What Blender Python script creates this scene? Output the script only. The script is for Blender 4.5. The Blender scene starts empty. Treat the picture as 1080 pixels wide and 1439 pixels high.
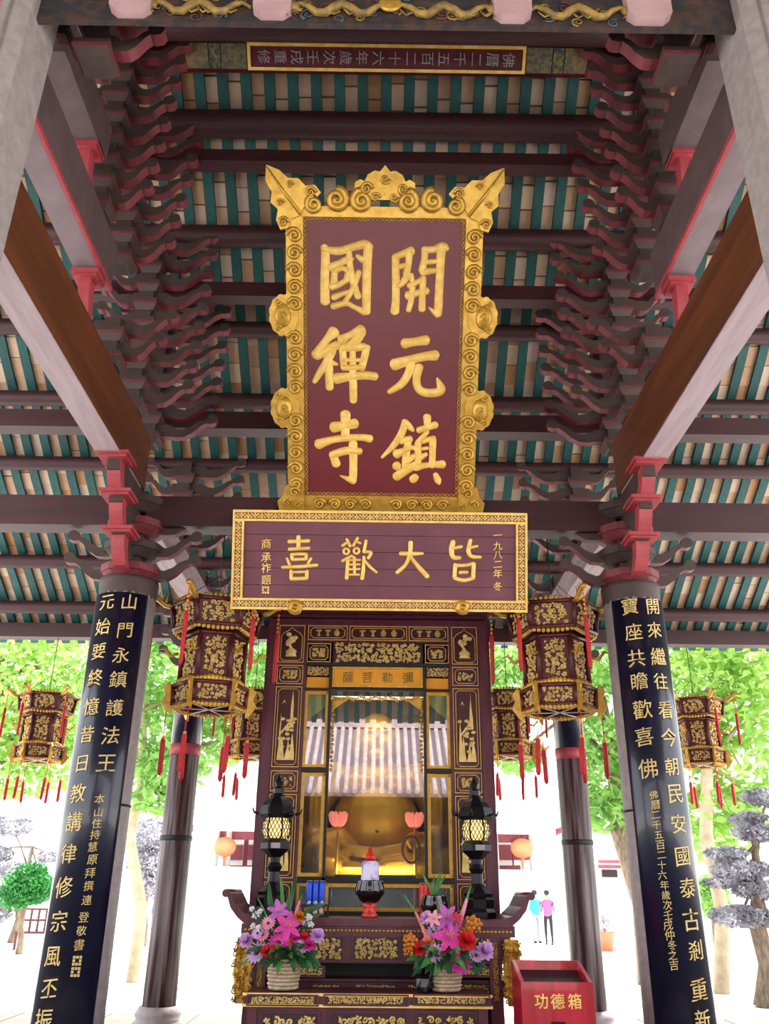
import bpy, math, random
from mathutils import Vector, Matrix, Euler
SC = bpy.context.scene
COL = SC.collection
# ------------------------------------------------------------------ camera
F_PX, PITCH, ROLL, YAW = 1190.0, math.radians(24.0), math.radians(.6), math.radians(.26)
CAM = Vector((0, 0, 1.6))
_fw = Vector((math.sin(YAW)*math.cos(PITCH), math.cos(YAW)*math.cos(PITCH), math.sin(PITCH)))
_r0 = _fw.cross(Vector((0, 0, 1))).normalized(); _u0 = _r0.cross(_fw)
_r = _r0*math.cos(ROLL)+_u0*math.sin(ROLL); _u = _u0*math.cos(ROLL)-_r0*math.sin(ROLL)
cam = bpy.data.objects.new('camera', bpy.data.cameras.new('camera')); COL.objects.link(cam)
cam.data.sensor_width = 36.0; cam.data.sensor_fit = 'AUTO'; cam.data.lens = F_PX/1439*36.0
cam.data.clip_end = 300
cam.matrix_world = Matrix(((_r.x, _u.x, -_fw.x, CAM.x), (_r.y, _u.y, -_fw.y, CAM.y), (_r.z, _u.z, -_fw.z, CAM.z), (0, 0, 0, 1)))
SC.camera = cam
# ------------------------------------------------------------------ light
W = bpy.data.worlds.new('sky'); SC.world = W; W.use_nodes = True
_bg = W.node_tree.nodes['Background']; _bg.inputs['Color'].default_value = (.93, .97, 1.0, 1); _bg.inputs['Strength'].default_value = 1.6
_sl = bpy.data.lights.new('sun', 'SUN'); _sl.energy = 7.0; _sl.angle = math.radians(6); _sl.color = (1, .96, .9)
sun = bpy.data.objects.new('sun', _sl); COL.objects.link(sun)
sun.rotation_euler = Vector((-.25, -.38, -.89)).to_track_quat('-Z', 'Y').to_euler()
SC.view_settings.view_transform = 'Standard'; SC.view_settings.look = 'None'
SC.view_settings.exposure = 1.0; SC.view_settings.gamma = 1.0; SC.view_settings.use_curve_mapping = False
SC.cycles.max_bounces = 10; SC.cycles.diffuse_bounces = 6; SC.cycles.glossy_bounces = 4; SC.cycles.transparent_max_bounces = 12
SC.cycles.sample_clamp_indirect = 8.0; SC.cycles.use_denoising = True

# ------------------------------------------------------------------ helpers
def ray(x, y): return _fw+_r*((x-540)/F_PX)+_u*((719.5-y)/F_PX)
def atY(x, y, Y): d = ray(x, y); return CAM+d*((Y-CAM.y)/d.y)
def atZ(x, y, Z): d = ray(x, y); return CAM+d*((Z-CAM.z)/d.z)
def pix(p):
    v = Vector(p)-CAM; k = v.dot(_fw); return 540+F_PX*v.dot(_r)/k, 719.5-F_PX*v.dot(_u)/k, k
def lin(h):
    h = h.lstrip('#'); o = []
    for i in (0, 2, 4):
        c = int(h[i:i+2], 16)/255; o.append(c/12.92 if c <= .04045 else ((c+.055)/1.055)**2.4)
    return tuple(o)+(1.0,)
def mat(name, col, rough=.6, metal=0.0, col2=None, scale=8.0, detail=6.0, contrast=(.35, .65), bump=0.0, stretch=None, objrand=0.0, spec=.5, coat=0.0, trans=None, emit=None, sat=1.0):
    m = bpy.data.materials.new(name); m.use_nodes = True; nt = m.node_tree; N = nt.nodes; L = nt.links
    b = N['Principled BSDF']; b.inputs['Roughness'].default_value = rough; b.inputs['Metallic'].default_value = metal
    b.inputs['Specular IOR Level'].default_value = spec; b.inputs['Coat Weight'].default_value = coat
    if isinstance(col, str): col = lin(col)
    b.inputs['Base Color'].default_value = col; out = None
    if col2 is not None or bump:
        tc = N.new('ShaderNodeTexCoord'); mp = N.new('ShaderNodeMapping'); L.new(tc.outputs['Object'], mp.inputs['Vector'])
        if stretch: mp.inputs['Scale'].default_value = stretch
        nz = N.new('ShaderNodeTexNoise'); nz.inputs['Scale'].default_value = scale; nz.inputs['Detail'].default_value = detail
        L.new(mp.outputs['Vector'], nz.inputs['Vector'])
    if col2 is not None:
        if isinstance(col2, str): col2 = lin(col2)
        r = N.new('ShaderNodeValToRGB'); r.color_ramp.elements[0].position, r.color_ramp.elements[1].position = contrast
        r.color_ramp.elements[0].color = col; r.color_ramp.elements[1].color = col2
        L.new(nz.outputs['Fac'], r.inputs['Fac']); out = r.outputs['Color']
    if objrand:
        oi = N.new('ShaderNodeObjectInfo'); hs = N.new('ShaderNodeHueSaturation'); mr = N.new('ShaderNodeMapRange')
        mr.inputs['To Min'].default_value = 1-objrand; mr.inputs['To Max'].default_value = 1+objrand*.6
        L.new(oi.outputs['Random'], mr.inputs['Value']); L.new(mr.outputs['Result'], hs.inputs['Value'])
        if out: L.new(out, hs.inputs['Color'])
        else: hs.inputs['Color'].default_value = col
        out = hs.outputs['Color']
    if out: L.new(out, b.inputs['Base Color'])
    if bump:
        bp = N.new('ShaderNodeBump'); bp.inputs['Strength'].default_value = bump; bp.inputs['Distance'].default_value = .02
        L.new(nz.outputs['Fac'], bp.inputs['Height']); L.new(bp.outputs['Normal'], b.inputs['Normal'])
    if trans:
        b.inputs['Transmission Weight'].default_value = 0
        mx = N.new('ShaderNodeMixShader'); tr = N.new('ShaderNodeBsdfTranslucent'); mx.inputs['Fac'].default_value = trans
        if out: L.new(out, tr.inputs['Color'])
        else: tr.inputs['Color'].default_value = col
        L.new(b.outputs[0], mx.inputs[1]); L.new(tr.outputs[0], mx.inputs[2]); L.new(mx.outputs[0], N['Material Output'].inputs['Surface'])
    if emit:
        b.inputs['Emission Color'].default_value = emit[0]; b.inputs['Emission Strength'].default_value = emit[1]
    return m

class MB:
    """collects geometry, builds ONE mesh object"""
    def __init__(s): s.v = []; s.f = []; s.mi = []; s.sm = []
    def add(s, vs, fs, mi=0, sm=False):
        o = len(s.v); s.v += [tuple(p) for p in vs]; s.f += [tuple(i+o for i in f) for f in fs]
        if isinstance(mi, int): s.mi += [mi]*len(fs)
        else: s.mi += list(mi)
        s.sm += [sm]*len(fs); return s
    def box(s, c, d, mi=0, M=None, taper=1.0):
        x, y, z = d[0]/2, d[1]/2, d[2]/2
        vs = [Vector((sx*x*(taper if sz < 0 else 1), sy*y*(taper if sz < 0 else 1), sz*z)) for sz in (-1, 1) for sy in (-1, 1) for sx in (-1, 1)]
        c = Vector(c); vs = [(M @ p if M is not None else p)+c for p in vs]
        return s.add(vs, [(0, 2, 3, 1), (4, 5, 7, 6), (0, 1, 5, 4), (2, 6, 7, 3), (0, 4, 6, 2), (1, 3, 7, 5)], mi)
    def span(s, a, b, mi=0):
        a = Vector(a); b = Vector(b); return s.box((a+b)/2, (abs(b.x-a.x), abs(b.y-a.y), abs(b.z-a.z)), mi)
    def prism(s, poly, a, b, axes='xz', mi=0, mside=None, sm=False):
        """poly: 2D ring in plane axes, extruded along the third axis from a to b"""
        n = len(poly); third = ({'x', 'y', 'z'}-set(axes)).pop(); vs = []
        for t in (a, b):
            for p in poly:
                d = {axes[0]: p[0], axes[1]: p[1], third: t}; vs.append((d['x'], d['y'], d['z']))
        fs = [tuple(range(n))[::-1], tuple(range(n, 2*n))]; mm = [mi, mi]
        s.add(vs, fs, mm); k = len(s.v)-2*n
        for i in range(n):
            j = (i+1) % n; s.f.append((k+i, k+j, k+n+j, k+n+i)); s.mi.append(mi if mside is None else mside); s.sm.append(sm)
        return s
    def tube(s, pts, r, n=8, mi=0, cap=True, sm=True, flat=1.0):
        pts = [Vector(p) for p in pts]; m = len(pts); vs = []; up = None
        rs = r if isinstance(r, (list, tuple)) else [r]*m
        for i, p in enumerate(pts):
            t = (pts[min(i+1, m-1)]-pts[max(i-1, 0)])
            if t.length < 1e-9: t = Vector((0, 0, 1))
            t.normalize()
            if up is None:
                up = Vector((0, 0, 1)) if abs(t.z) < .9 else Vector((0, 1, 0))
            a = up.cross(t)
            if a.length < 1e-6: a = Vector((1, 0, 0)).cross(t)
            a.normalize(); up = t.cross(a).normalized()
            for k in range(n):
                q = 2*math.pi*k/n; vs.append(p+(a*math.cos(q)+up*math.sin(q)*flat)*rs[i])
        fs = []
        for i in range(m-1):
            for k in range(n):
                l = (k+1) % n; fs.append((i*n+k, i*n+l, (i+1)*n+l, (i+1)*n+k))
        s.add(vs, fs, mi, sm)
        if cap:
            o = len(s.v)-len(vs); s.f += [tuple(o+k for k in range(n))[::-1], tuple(o+(m-1)*n+k for k in range(n))]; s.mi += [mi]*2; s.sm += [False]*2
        return s
    def lathe(s, prof, c=(0, 0, 0), n=20, mi=0, sm=True, sq=(1, 1), a0=0.0):
        c = Vector(c); vs = []; m = len(prof)
        for (r, z) in prof:
            for k in range(n):
                q = a0+2*math.pi*k/n; vs.append(c+Vector((r*sq[0]*math.cos(q), r*sq[1]*math.sin(q), z)))
        fs = []
        for i in range(m-1):
            for k in range(n):
                l = (k+1) % n; fs.append((i*n+k, i*n+l, (i+1)*n+l, (i+1)*n+k))
        s.add(vs, fs, mi, sm); o = len(s.v)-len(vs)
        if prof[0][0] > 1e-5: s.f.append(tuple(o+k for k in range(n))[::-1]); s.mi.append(mi); s.sm.append(False)
        if prof[-1][0] > 1e-5: s.f.append(tuple(o+(m-1)*n+k for k in range(n))); s.mi.append(mi); s.sm.append(False)
        return s
    def ball(s, c, r, n=10, mi=0, M=None):
        if not isinstance(r, (tuple, list)): r = (r, r, r)
        c = Vector(c); h = max(3, n//2); vs = []; fs = []
        for i in range(h+1):
            a = math.pi*i/h
            for k in range(n):
                q = 2*math.pi*k/n; p = Vector((r[0]*math.sin(a)*math.cos(q), r[1]*math.sin(a)*math.sin(q), r[2]*math.cos(a)))
                vs.append((M @ p if M is not None else p)+c)
        for i in range(h):
            for k in range(n):
                l = (k+1) % n; fs.append((i*n+k, (i+1)*n+k, (i+1)*n+l, i*n+l))
        return s.add(vs, fs, mi, True)
    def merge(s, o, M=None):
        return s.merge_raw([(M @ Vector(p)) if M is not None else p for p in o.v], o.f, o.mi, o.sm)
    def merge_raw(s, vs, fs, mi, sm):
        k = len(s.v); s.v += [tuple(p) for p in vs]; s.f += [tuple(i+k for i in f) for f in fs]; s.mi += mi; s.sm += sm; return s
    def mesh(s, name, mats, off=None):
        me = bpy.data.meshes.new(name)
        vs = s.v if off is None else [(p[0]-off[0], p[1]-off[1], p[2]-off[2]) for p in s.v]
        me.from_pydata(vs, [], s.f)
        for m in (mats if isinstance(mats, (list, tuple)) else [mats]): me.materials.append(m)
        me.polygons.foreach_set('material_index', s.mi); me.polygons.foreach_set('use_smooth', s.sm); me.update(); return me
def root_of(p):
    while p.parent: p = p.parent
    return p
def link(name, data, parent=None):
    o = bpy.data.objects.new(name, data); COL.objects.link(o)
    if parent is not None: o.parent = parent
    return o
def part(name, mb, mats, parent, world=True, label=None):
    """mesh child; mb in world coordinates (world=True, un-rotated root) or in the root's own frame"""
    off = root_of(parent).location if world else None
    o = link(name, mb.mesh(name, mats, off), parent)
    if label: o['label'] = label
    return o
def tag(o, label, cat, group=None, kind=None):
    if label: o['label'] = label
    if cat: o['category'] = cat
    if group: o['group'] = group
    if kind: o['kind'] = kind
    return o
def thing(name, label, cat, loc=(0, 0, 0), group=None, rot=None):
    o = link(name, None); o.location = loc; o.empty_display_size = .1
    if rot: o.rotation_euler = rot
    return tag(o, label, cat, group)
def solo(name, mb, mats, label, cat, group=None, loc=None):
    loc = Vector(loc) if loc is not None else Vector((sum(p[0] for p in mb.v)/len(mb.v), sum(p[1] for p in mb.v)/len(mb.v), min(p[2] for p in mb.v)))
    o = link(name, mb.mesh(name, mats, loc)); o.location = loc
    return tag(o, label, cat, group)
def struct(name, mb, mats, label=None, cat=None):
    o = link(name, mb.mesh(name, mats)); return tag(o, label, cat, None, 'structure')
def dup(root, loc, rotz=None, label=None, scale=None, mirror=False):
    def cp(o, par):
        c = o.copy(); COL.objects.link(c); c.parent = par
        for ch in list(o.children): cp(ch, c)
        return c
    r = cp(root, None); r.location = loc
    if rotz is not None: r.rotation_euler = (0, 0, rotz)
    if scale: r.scale = scale if isinstance(scale, (tuple, list)) else (scale,)*3
    if label: r['label'] = label
    return r
def catmull(pts, k=6):
    out = []; n = len(pts)
    for i in range(n-1):
        p0, p1, p2, p3 = pts[max(i-1, 0)], pts[i], pts[i+1], pts[min(i+2, n-1)]
        for j in range(k):
            t = j/k; out.append(tuple(.5*((2*b)+(-a+c)*t+(2*a-5*b+4*c-d)*t*t+(-a+3*b-3*c+d)*t**3) for a, b, c, d in zip(p0, p1, p2, p3)))
    out.append(tuple(pts[-1])); return out
# glyphs from the built-in font, as thin solid letters
_gl = {}
def glyph(ch, ext=.04, off=0.0):
    key = (ch, ext, off)
    if key in _gl: return _gl[key]
    cu = bpy.data.curves.new('glyph', 'FONT'); cu.body = ch; cu.extrude = ext; cu.offset = off; cu.resolution_u = 3
    ob = bpy.data.objects.new('glyph', cu); COL.objects.link(ob); dg = bpy.context.evaluated_depsgraph_get(); dg.update()
    me = bpy.data.meshes.new_from_object(ob.evaluated_get(dg)); vs = [v.co.copy() for v in me.vertices]; fs = [tuple(p.vertices) for p in me.polygons]
    bpy.data.objects.remove(ob); bpy.data.curves.remove(cu); bpy.data.meshes.remove(me)
    if vs:
        cx = (min(v.x for v in vs)+max(v.x for v in vs))/2; cy = (min(v.y for v in vs)+max(v.y for v in vs))/2
        vs = [Vector((v.x-cx, v.y-cy, v.z)) for v in vs]
    _gl[key] = (vs, fs); return _gl[key]
# ------------------------------------------------------------------ materials
M_WOOD = mat('dark_red_wood', '#34131a', .55, col2='#411b22', scale=3, stretch=(.4, 3, 3), bump=.15)
M_WOOD2 = mat('brown_wood', '#4a210c', .5, col2='#633216', scale=2.5, stretch=(4, .3, 4), bump=.12)
M_PALE = mat('faded_wood', '#8f7a80', .6, col2='#a8949b', scale=4, stretch=(4, .5, 4), bump=.1)
M_GREY = mat('grey_brown_paint', '#3a2b29', .65, col2='#463432', scale=6)
M_PINK = mat('pink_red_paint', '#a8424a', .55, col2='#97363f', scale=9)
M_PINKD = mat('dull_red_paint', '#7d323a', .6, col2='#6a2830', scale=9)
M_GREEN = mat('teal_rafter_paint', '#0f4446', .6, col2='#175350', scale=5, stretch=(5, .6, 5), objrand=.15)
def tile_mat():
    m = mat('pale_clay_tile', '#c4a184', .85, bump=.25, scale=11); N = m.node_tree.nodes; L = m.node_tree.links; b = N['Principled BSDF']
    g = N.new('ShaderNodeNewGeometry'); oi = N.new('ShaderNodeObjectInfo'); ad = N.new('ShaderNodeMath'); ad.operation = 'ADD'; fr_ = N.new('ShaderNodeMath'); fr_.operation = 'FRACT'
    L.new(g.outputs['Random Per Island'], ad.inputs[0]); L.new(oi.outputs['Random'], ad.inputs[1]); L.new(ad.outputs[0], fr_.inputs[0])
    r = N.new('ShaderNodeValToRGB'); r.color_ramp.interpolation = 'CONSTANT'; els = r.color_ramp.elements
    cols = ['#cfa98c', '#dcbc9f', '#c49d80', '#dfc4ac', '#c29066', '#d2b09a', '#d9bfb0', '#c9a080']
    els[0].color = lin(cols[0]); els[0].position = 0; els[1].position = 1/8; els[1].color = lin(cols[1])
    for i, c in enumerate(cols[2:]): e = els.new((i+2)/8); e.color = lin(c)
    L.new(fr_.outputs[0], r.inputs['Fac']); nz = [n for n in N if n.type == 'TEX_NOISE'][0]
    mx = N.new('ShaderNodeMixRGB'); mx.blend_type = 'MULTIPLY'; mx.inputs['Fac'].default_value = .25; L.new(r.outputs['Color'], mx.inputs[1]); L.new(nz.outputs['Fac'], mx.inputs[2]); L.new(mx.outputs[0], b.inputs['Base Color']); return m
M_TILE = tile_mat()
M_MORTAR = mat('roof_mortar', '#6a5850', .9)
M_STONE = mat('grey_stone', '#8f8484', .6, col2='#a09494', scale=14, bump=.12)
M_STONE2 = mat('weathered_column', '#3a1719', .45, col2='#86787a', scale=3.2, stretch=(6, 6, .22), contrast=(.42, .66), bump=.1)
M_SALMON = mat('salmon_paint', '#d9776f', .5, col2='#e08a80', scale=4)
M_BLACK = mat('black_lacquer', '#080b22', .28, col2='#0b102e', scale=3, coat=.3)
M_GOLD = mat('gilded_carving', '#d8ac4a', .38, .45, col2='#b3842c', scale=14, contrast=(.3, .75), bump=.25)
M_GOLDL = mat('gold_lettering', '#f6cf74', .5, .15, col2='#e2b350', scale=12)
M_PALEG = mat('pale_gold_lettering', '#d8bd80', .5, .1, col2='#c4a560', scale=12)
M_GOLDP = mat('pale_gilding', '#ecd08c', .42, .2, col2='#cfa650', scale=14, contrast=(.3, .75), bump=.2)
M_PALE2 = mat('pale_mauve', '#a38d95', .6, col2='#b39da5', scale=4, stretch=(4, .5, 4))
M_GREY3 = mat('dull_mauve', '#75646a', .6, col2='#826f76', scale=4)
M_GREY2 = mat('mauve_grey_paint', '#4f3d40', .65, col2='#5c484b', scale=6)
M_RED = mat('dark_red_lacquer', '#5a1420', .4, col2='#6a2029', scale=2.5, contrast=(.3, .8), bump=.05)
M_REDTXT = mat('dark_red_board', '#4d1019', .42, col2='#5c1822', scale=5)
M_DARK = mat('near_black', '#120b0d', .6)
# ------------------------------------------------------------------ the roof
XC, YN, YM, YR, RY, RZ = 2.58, 3.93, 8.3, 11.68, 6.1, 9.46+.25
PROF = [(RY, RZ), (9.0, RZ-2.03), (10.5, RZ-2.99), (13.25, RZ-4.53)]
def roof_z(Y):
    Y = RY+abs(Y-RY)
    for (a, za), (b, zb) in zip(PROF, PROF[1:]):
        if Y <= b or b == PROF[-1][0]: return za+(zb-za)*(Y-a)/(b-a)
def row_t(r, x=540): d = ray(x, r); return d.z/d.y
def roof_Y(row, drop):
    a, b, t = RY, 13.2, row_t(row)
    for _ in range(40):
        m = (a+b)/2
        if CAM.z+t*m < roof_z(m)-drop: a = m
        else: b = m
    return a
XR = 7.4
full = [(2*RY-y, z) for y, z in PROF[::-1]][:-1]+PROF
mb = MB(); ring = full+[(y, z+.16) for y, z in full[::-1]]
mb.prism([(y, z+.05) for y, z in ring], -XR, XR, axes='yz')
ceiling = struct('ceiling', mb, M_MORTAR, 'tiled double-pitched pavilion roof seen from below')
PER = .25; NR = 29
def rafter_mesh(sgn):
    m = MB(); pr = PROF if sgn > 0 else [(2*RY-y, z) for y, z in PROF]
    lo = [(y, z-.045) for y, z in pr]; hi = [(y, z+.045) for y, z in pr]
    m.prism(lo+hi[::-1], -.056, .056, axes='yz'); return m.mesh('rafter', M_GREEN)
for sgn in (1, -1):
    me = rafter_mesh(sgn)
    for k in range(-NR, NR+1):
        o = link('rafter', me, ceiling); o.location = (k*PER, 0, 0)
# clay tiles between the rafters: each of the nearest is its own piece
rnd = random.Random(5)
tiles = []
def prof_pts(sgn, step):
    pr = PROF; out = []; s = 0.0
    L = [math.dist(a, b) for a, b in zip(pr, pr[1:])]; T = sum(L)
    while s < T-.02:
        q = s; i = 0
        while i < len(L)-1 and q > L[i]: q -= L[i]; i += 1
        (ya, za), (yb, zb) = pr[i], pr[i+1]; f = q/L[i]
        y = ya+(yb-ya)*f; z = za+(zb-za)*f; dy, dz = (yb-ya)/L[i], (zb-za)/L[i]
        if sgn < 0: y = 2*RY-y; dy = -dy
        out.append((y, z, dy, dz)); s += step
    return out
for sgn in (1, -1):
    for k in range(-NR, NR):
        x = (k+.5)*PER; ph = rnd.random()*.2
        for (y, z, dy, dz) in prof_pts(sgn, .27):
            y += dy*ph; z += dz*ph
            if abs(y-RY) > 7.0: continue
            lift = rnd.uniform(-.006, .008); tiles.append((x, y+dy*.13, z+dz*.13+.03+lift, math.atan2(dz, dy), sgn))
tm = []
for j in range(4):
    m = MB(); w = .139; l = .262
    m.box((0, 0, 0), (w, l, .022), taper=.96); tm.append(m.mesh('tile', M_TILE))
def vis(t):
    px, py, k = pix(t[:3])
    if not (10 < px < 1070 and 60 < py < 905) or t[4] < 0: return 99
    if 400 < px < 685 and 255 < py < 860: return 60+k
    return k
order = sorted(range(len(tiles)), key=lambda i: vis(tiles[i])); near = set(order[:290])
rest = MB()
for i, (x, y, z, a, s) in enumerate(tiles):
    if i in near:
        o = link('tile', tm[i % 4], ceiling); o.location = (x, y, z); o.rotation_euler = (a, 0, 0)
    else:
        rest.box((x, y, z), (.139, .262, .022), M=Matrix.Rotation(a, 3, 'X'))
o = part('tile_rows', rest, M_TILE, ceiling, world=False); o['kind'] = 'stuff'

# ------------------------------------------------------------------ purlins and tie beams along x
def log(y, z, r, xa=-XR, xb=XR, n=14, mats=0):
    m = MB(); m.tube([(xa, y, z), (xb, y, z)], r, 28, sm=False); return m
PUR = [(178, .145, 'round purlin just behind the ridge beam'), (335, .125, 'round purlin behind the top of the tall plaque'),
       (466, .10, 'round purlin behind the upper gold medallions of the tall plaque'), (566, .10, 'round purlin crossing just below the lower gold medallions'),
       (657, .095, 'round purlin just above the thick beam over the front columns'), (795, .10, 'round purlin level with the horizontal plaque'),
       (859, .10, 'round purlin above the bottom eave beam')]
PY = []
for row, r, lab in PUR:
    Y = roof_Y(row, .055+r); PY.append(Y); z = roof_z(Y)-.055-r
    solo('purlin', log(Y, z, r), M_WOOD, 'dark red '+lab, 'beam', 'roof purlins')
def tie(y, row, h, d, lab, name='tie_beam', m=M_WOOD):
    z = CAM.z+row_t(row)*y; b = MB(); b.span((-XR, y-d/2, z-h/2), (XR, y+d/2, z+h/2)); t = solo(name, b, m, lab, 'beam', 'tie beams'); return z
TZ = [tie(PY[0]+.02, 229, .16, .16, 'narrow square tie beam below the first purlin behind the ridge'),
      tie(PY[1]+.1, 415, .19, .16, 'square tie beam crossing behind the upper third of the tall plaque'),
      tie(YM+.15, 599, .22, .2, 'square tie beam crossing behind the lower third of the tall plaque')]
ZB = CAM.z+row_t(728)*YM
b = MB(); b.span((-XR, YM-.12, ZB-.17), (XR, YM+.12, ZB+.17)); solo('main_beam', b, M_WOOD, 'thick dark red main beam behind the horizontal plaque', 'beam', 'tie beams')
YE = 12.85; ZE = roof_z(YE)-.1
b = MB(); b.span((-XR, YE-.1, ZE-.2), (XR, YE+.1, ZE+.02)); solo('eave_beam', b, M_WOOD, 'dark red rear eave beam the small lanterns hang from', 'beam', 'tie beams')
# front slope purlins (out of the light, mirrored)
for Yp in (PY[0], PY[1], PY[3], PY[5]):
    Yf = 2*RY-Yp; z = roof_z(Yf)-.19
    if Yf > 4.2 or Yf < 2.0: solo('purlin', log(Yf, z, .12), M_WOOD, 'dark purlin under the front roof slope, %s' % ('nearest the ridge' if Yf > 5 else 'midway down' if Yf > 4 else 'low above the lintel' if Yf > 1.8 else 'nearest the viewer'), 'beam', 'front slope purlins')
# ridge beam with painted ends and inscription
rt = thing('ridge_beam', 'dark red ridge beam with a gold framed inscription running along it', 'beam', (0, RY, RZ-.5))
zr = CAM.z+row_t(82)*RY; HR = .155
m = MB(); m.tube([(-XR, RY, zr), (XR, RY, zr)], HR, 8, sm=False); part('beam', m, M_REDTXT, rt)
class Fr:
    """a flat face in the world: origin, right, up; normal = right x up points to the viewer"""
    def __init__(s, o, U=(1, 0, 0), V=(0, 0, 1)):
        s.o = Vector(o); s.U = Vector(U).normalized(); s.V = Vector(V).normalized(); s.N = s.U.cross(s.V)
    def p(s, u, v, n=0.0): return s.o+s.U*u+s.V*v+s.N*n
    def put(s, mb, u=0.0, v=0.0, n=0.0, rot=0.0, sx=1.0, sy=1.0, sz=1.0):
        c, q = math.cos(rot), math.sin(rot); r = MB()
        r.merge_raw([s.p(u+(p[0]*sx*c-p[1]*sy*q), v+(p[0]*sx*q+p[1]*sy*c), n+p[2]*sz) for p in mb.v], mb.f, list(mb.mi), list(mb.sm)); return r
    def hit(s, x, y):
        d = ray(x, y); t = (s.o-CAM).dot(s.N)/d.dot(s.N); q = CAM+d*t-s.o; return q.dot(s.U), q.dot(s.V)
def glyph_mb(ch, size, ext=.012, off=.0, slant=.10):
    vs, fs = glyph(ch, .5, off); m = MB()
    m.add([(v.x*size*1.0, (v.y+v.x*slant)*size, v.z*ext*2) for v in vs], fs); return m
def frame_box(fr, u0, v0, u1, v1, w, n0, n1):
    m = MB()
    for (a, b, c, d) in ((u0, v0, u1, v0+w), (u0, v1-w, u1, v1), (u0, v0+w, u0+w, v1-w), (u1-w, v0+w, u1, v1-w)):
        q = MB(); q.span((a, b, n0), (c, d, n1)); m.merge(fr.put(q))
    return m
fr = Fr((0, RY, zr), V=(0, -.788, .616)); fr.o = fr.o+fr.N*(HR*.93)
UL, UR = fr.hit(352, 76)[0], fr.hit(733, 90)[0]
q = MB(); q.span((UL, -.105, 0), (UR, .105, .02)); part('inscription_panel', fr.put(q), M_REDTXT, rt)
part('panel_frame', frame_box(fr, UL-.03, -.125, UR+.03, .125, .03, 0, .035), M_GOLDL, rt)
for u0, u1, m_ in ((UL-.3, UL-.04, 0), (UL-.42, UL-.31, 1), (UL-.66, UL-.43, 2), (UR+.04, UR+.3, 0), (UR+.31, UR+.42, 1), (UR+.43, UR+.66, 2)):
    q = MB(); q.span((u0, -.115, 0), (u1, .115, .025))
    part('painted_band', fr.put(q), mat('painted_band', ('#4a4740', '#7a6d3e', '#565a4c')[m_], .6, col2=('#6f6440', '#2f3a3a', '#8a6a3c')[m_], scale=26, contrast=(.42, .58)), rt)
TXT = '佛曆二千五百二十六年歲次壬戌重修'
for i, ch in enumerate(TXT):
    u = UR-.14-(UR-UL-.28)*i/(len(TXT)-1)
    part('character', fr.put(glyph_mb(ch, .135, .008, slant=0), u, 0, .022, -math.pi/2), M_PALE, rt)
# ------------------------------------------------------------------ columns
def column(name, x, y, r, z1, m, lab, base=True, parts=()):
    t = thing(name, lab, 'column', (x, y, 0))
    q = MB(); q.lathe([(r*1.02, .3), (r, 1.2), (r*.985, z1)], (x, y, 0), 28); part('shaft', q, m, t)
    q = MB(); q.lathe([(r*1.5, 0), (r*1.55, .06), (r*1.55, .12), (r*1.3, .16), (r*1.42, .22), (r*1.2, .3), (0, .3)], (x, y, 0), 28); part('base', q, M_STONE, t)
    return t
for sx, sd in ((-1, 'left'), (1, 'right')):
    t = column('stone_column', sx*XC, YM, .285, 4.32, M_STONE, 'round grey stone column behind the black couplet board on the %s' % sd)
    q = MB(); q.lathe([(.292, 0), (.292, .02), (0, .02)], (sx*XC, YM, 2.27), 28); part('joint_ring', q, M_DARK, t)
    t = column('rear_column', sx*XC, YR, .195, 4.75, M_STONE2, 'slim weathered rear column on the %s behind the large lantern' % sd)
    q = MB(); q.lathe([(.199, 3.33), (.199, 4.7)], (sx*XC, YR, 0), 28); part('black_sleeve', q, M_BLACK, t)
    q = MB(); q.lathe([(.2, 3.2), (.2, 3.34)], (sx*XC, YR, 0), 28); part('red_band', q, M_PINK, t)
    q = MB(); q.lathe([(.2, 2.14), (.204, 2.155), (.204, 2.185), (.2, 2.2)], (sx*XC, YR, 0), 28); part('joint_ring', q, M_DARK, t)
    # near post, square with a moulded edge and salmon stripe
    t = thing('near_post', 'pale stone post with a salmon stripe at the top %s edge' % sd, 'column', (sx*XC, YN, 0))
    q = MB(); h = .25; k = .07
    poly = [(-h, -h+k), (-h+k, -h), (h-k, -h), (h, -h+k), (h, h-k), (h-k, h), (-h+k, h), (-h, h-k)]
    q.prism([(sx*XC+a, YN+b_) for a, b_ in poly], 0, 8.2, axes='xy'); part('shaft', q, M_STONE, t)
    q = MB(); q.span((sx*XC-.035-.05*sx, YN-h-.008, .4), (sx*XC+.035-.05*sx, YN-h+.01, 8.2)); part('painted_stripe', q, M_SALMON, t)
    for u in (-.155, .155):
        q = MB(); q.tube([(sx*XC+u, YN-h, .4), (sx*XC+u, YN-h, 8.2)], .013, 6); part('moulding', q, M_STONE, t)
# ------------------------------------------------------------------ couplet boards bent round the columns
LB = [('山門永鎮護法王', [845, 885, 920, 954, 994, 1033, 1072], 20, .175), ('元始要終憶昔日教講律修宗風丕振', [846, 880, 915, 952, 993, 1032, 1073, 1115, 1155, 1200, 1247, 1295, 1345, 1390, 1435], -21, .175),
      ('本山住持慧原拜撰連登敬書', [1123, 1141, 1157, 1173, 1190, 1208, 1227, 1245, 1265, 1289, 1308, 1328], 18, .088)]
RB = [('寶座共瞻歡喜佛', [852, 888, 925, 957, 997, 1035, 1080], -20, .175), ('開來繼往看今朝民安國泰古剎重新', [852, 885, 922, 957, 997, 1036, 1077, 1115, 1157, 1203, 1247, 1292, 1335, 1390, 1433], 21, .175),
      ('佛曆二千五百二十六年歲次壬戌仲冬之吉', [1117+i*(1363-1117)/17.5 for i in range(18)], -16, .082)]
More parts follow.
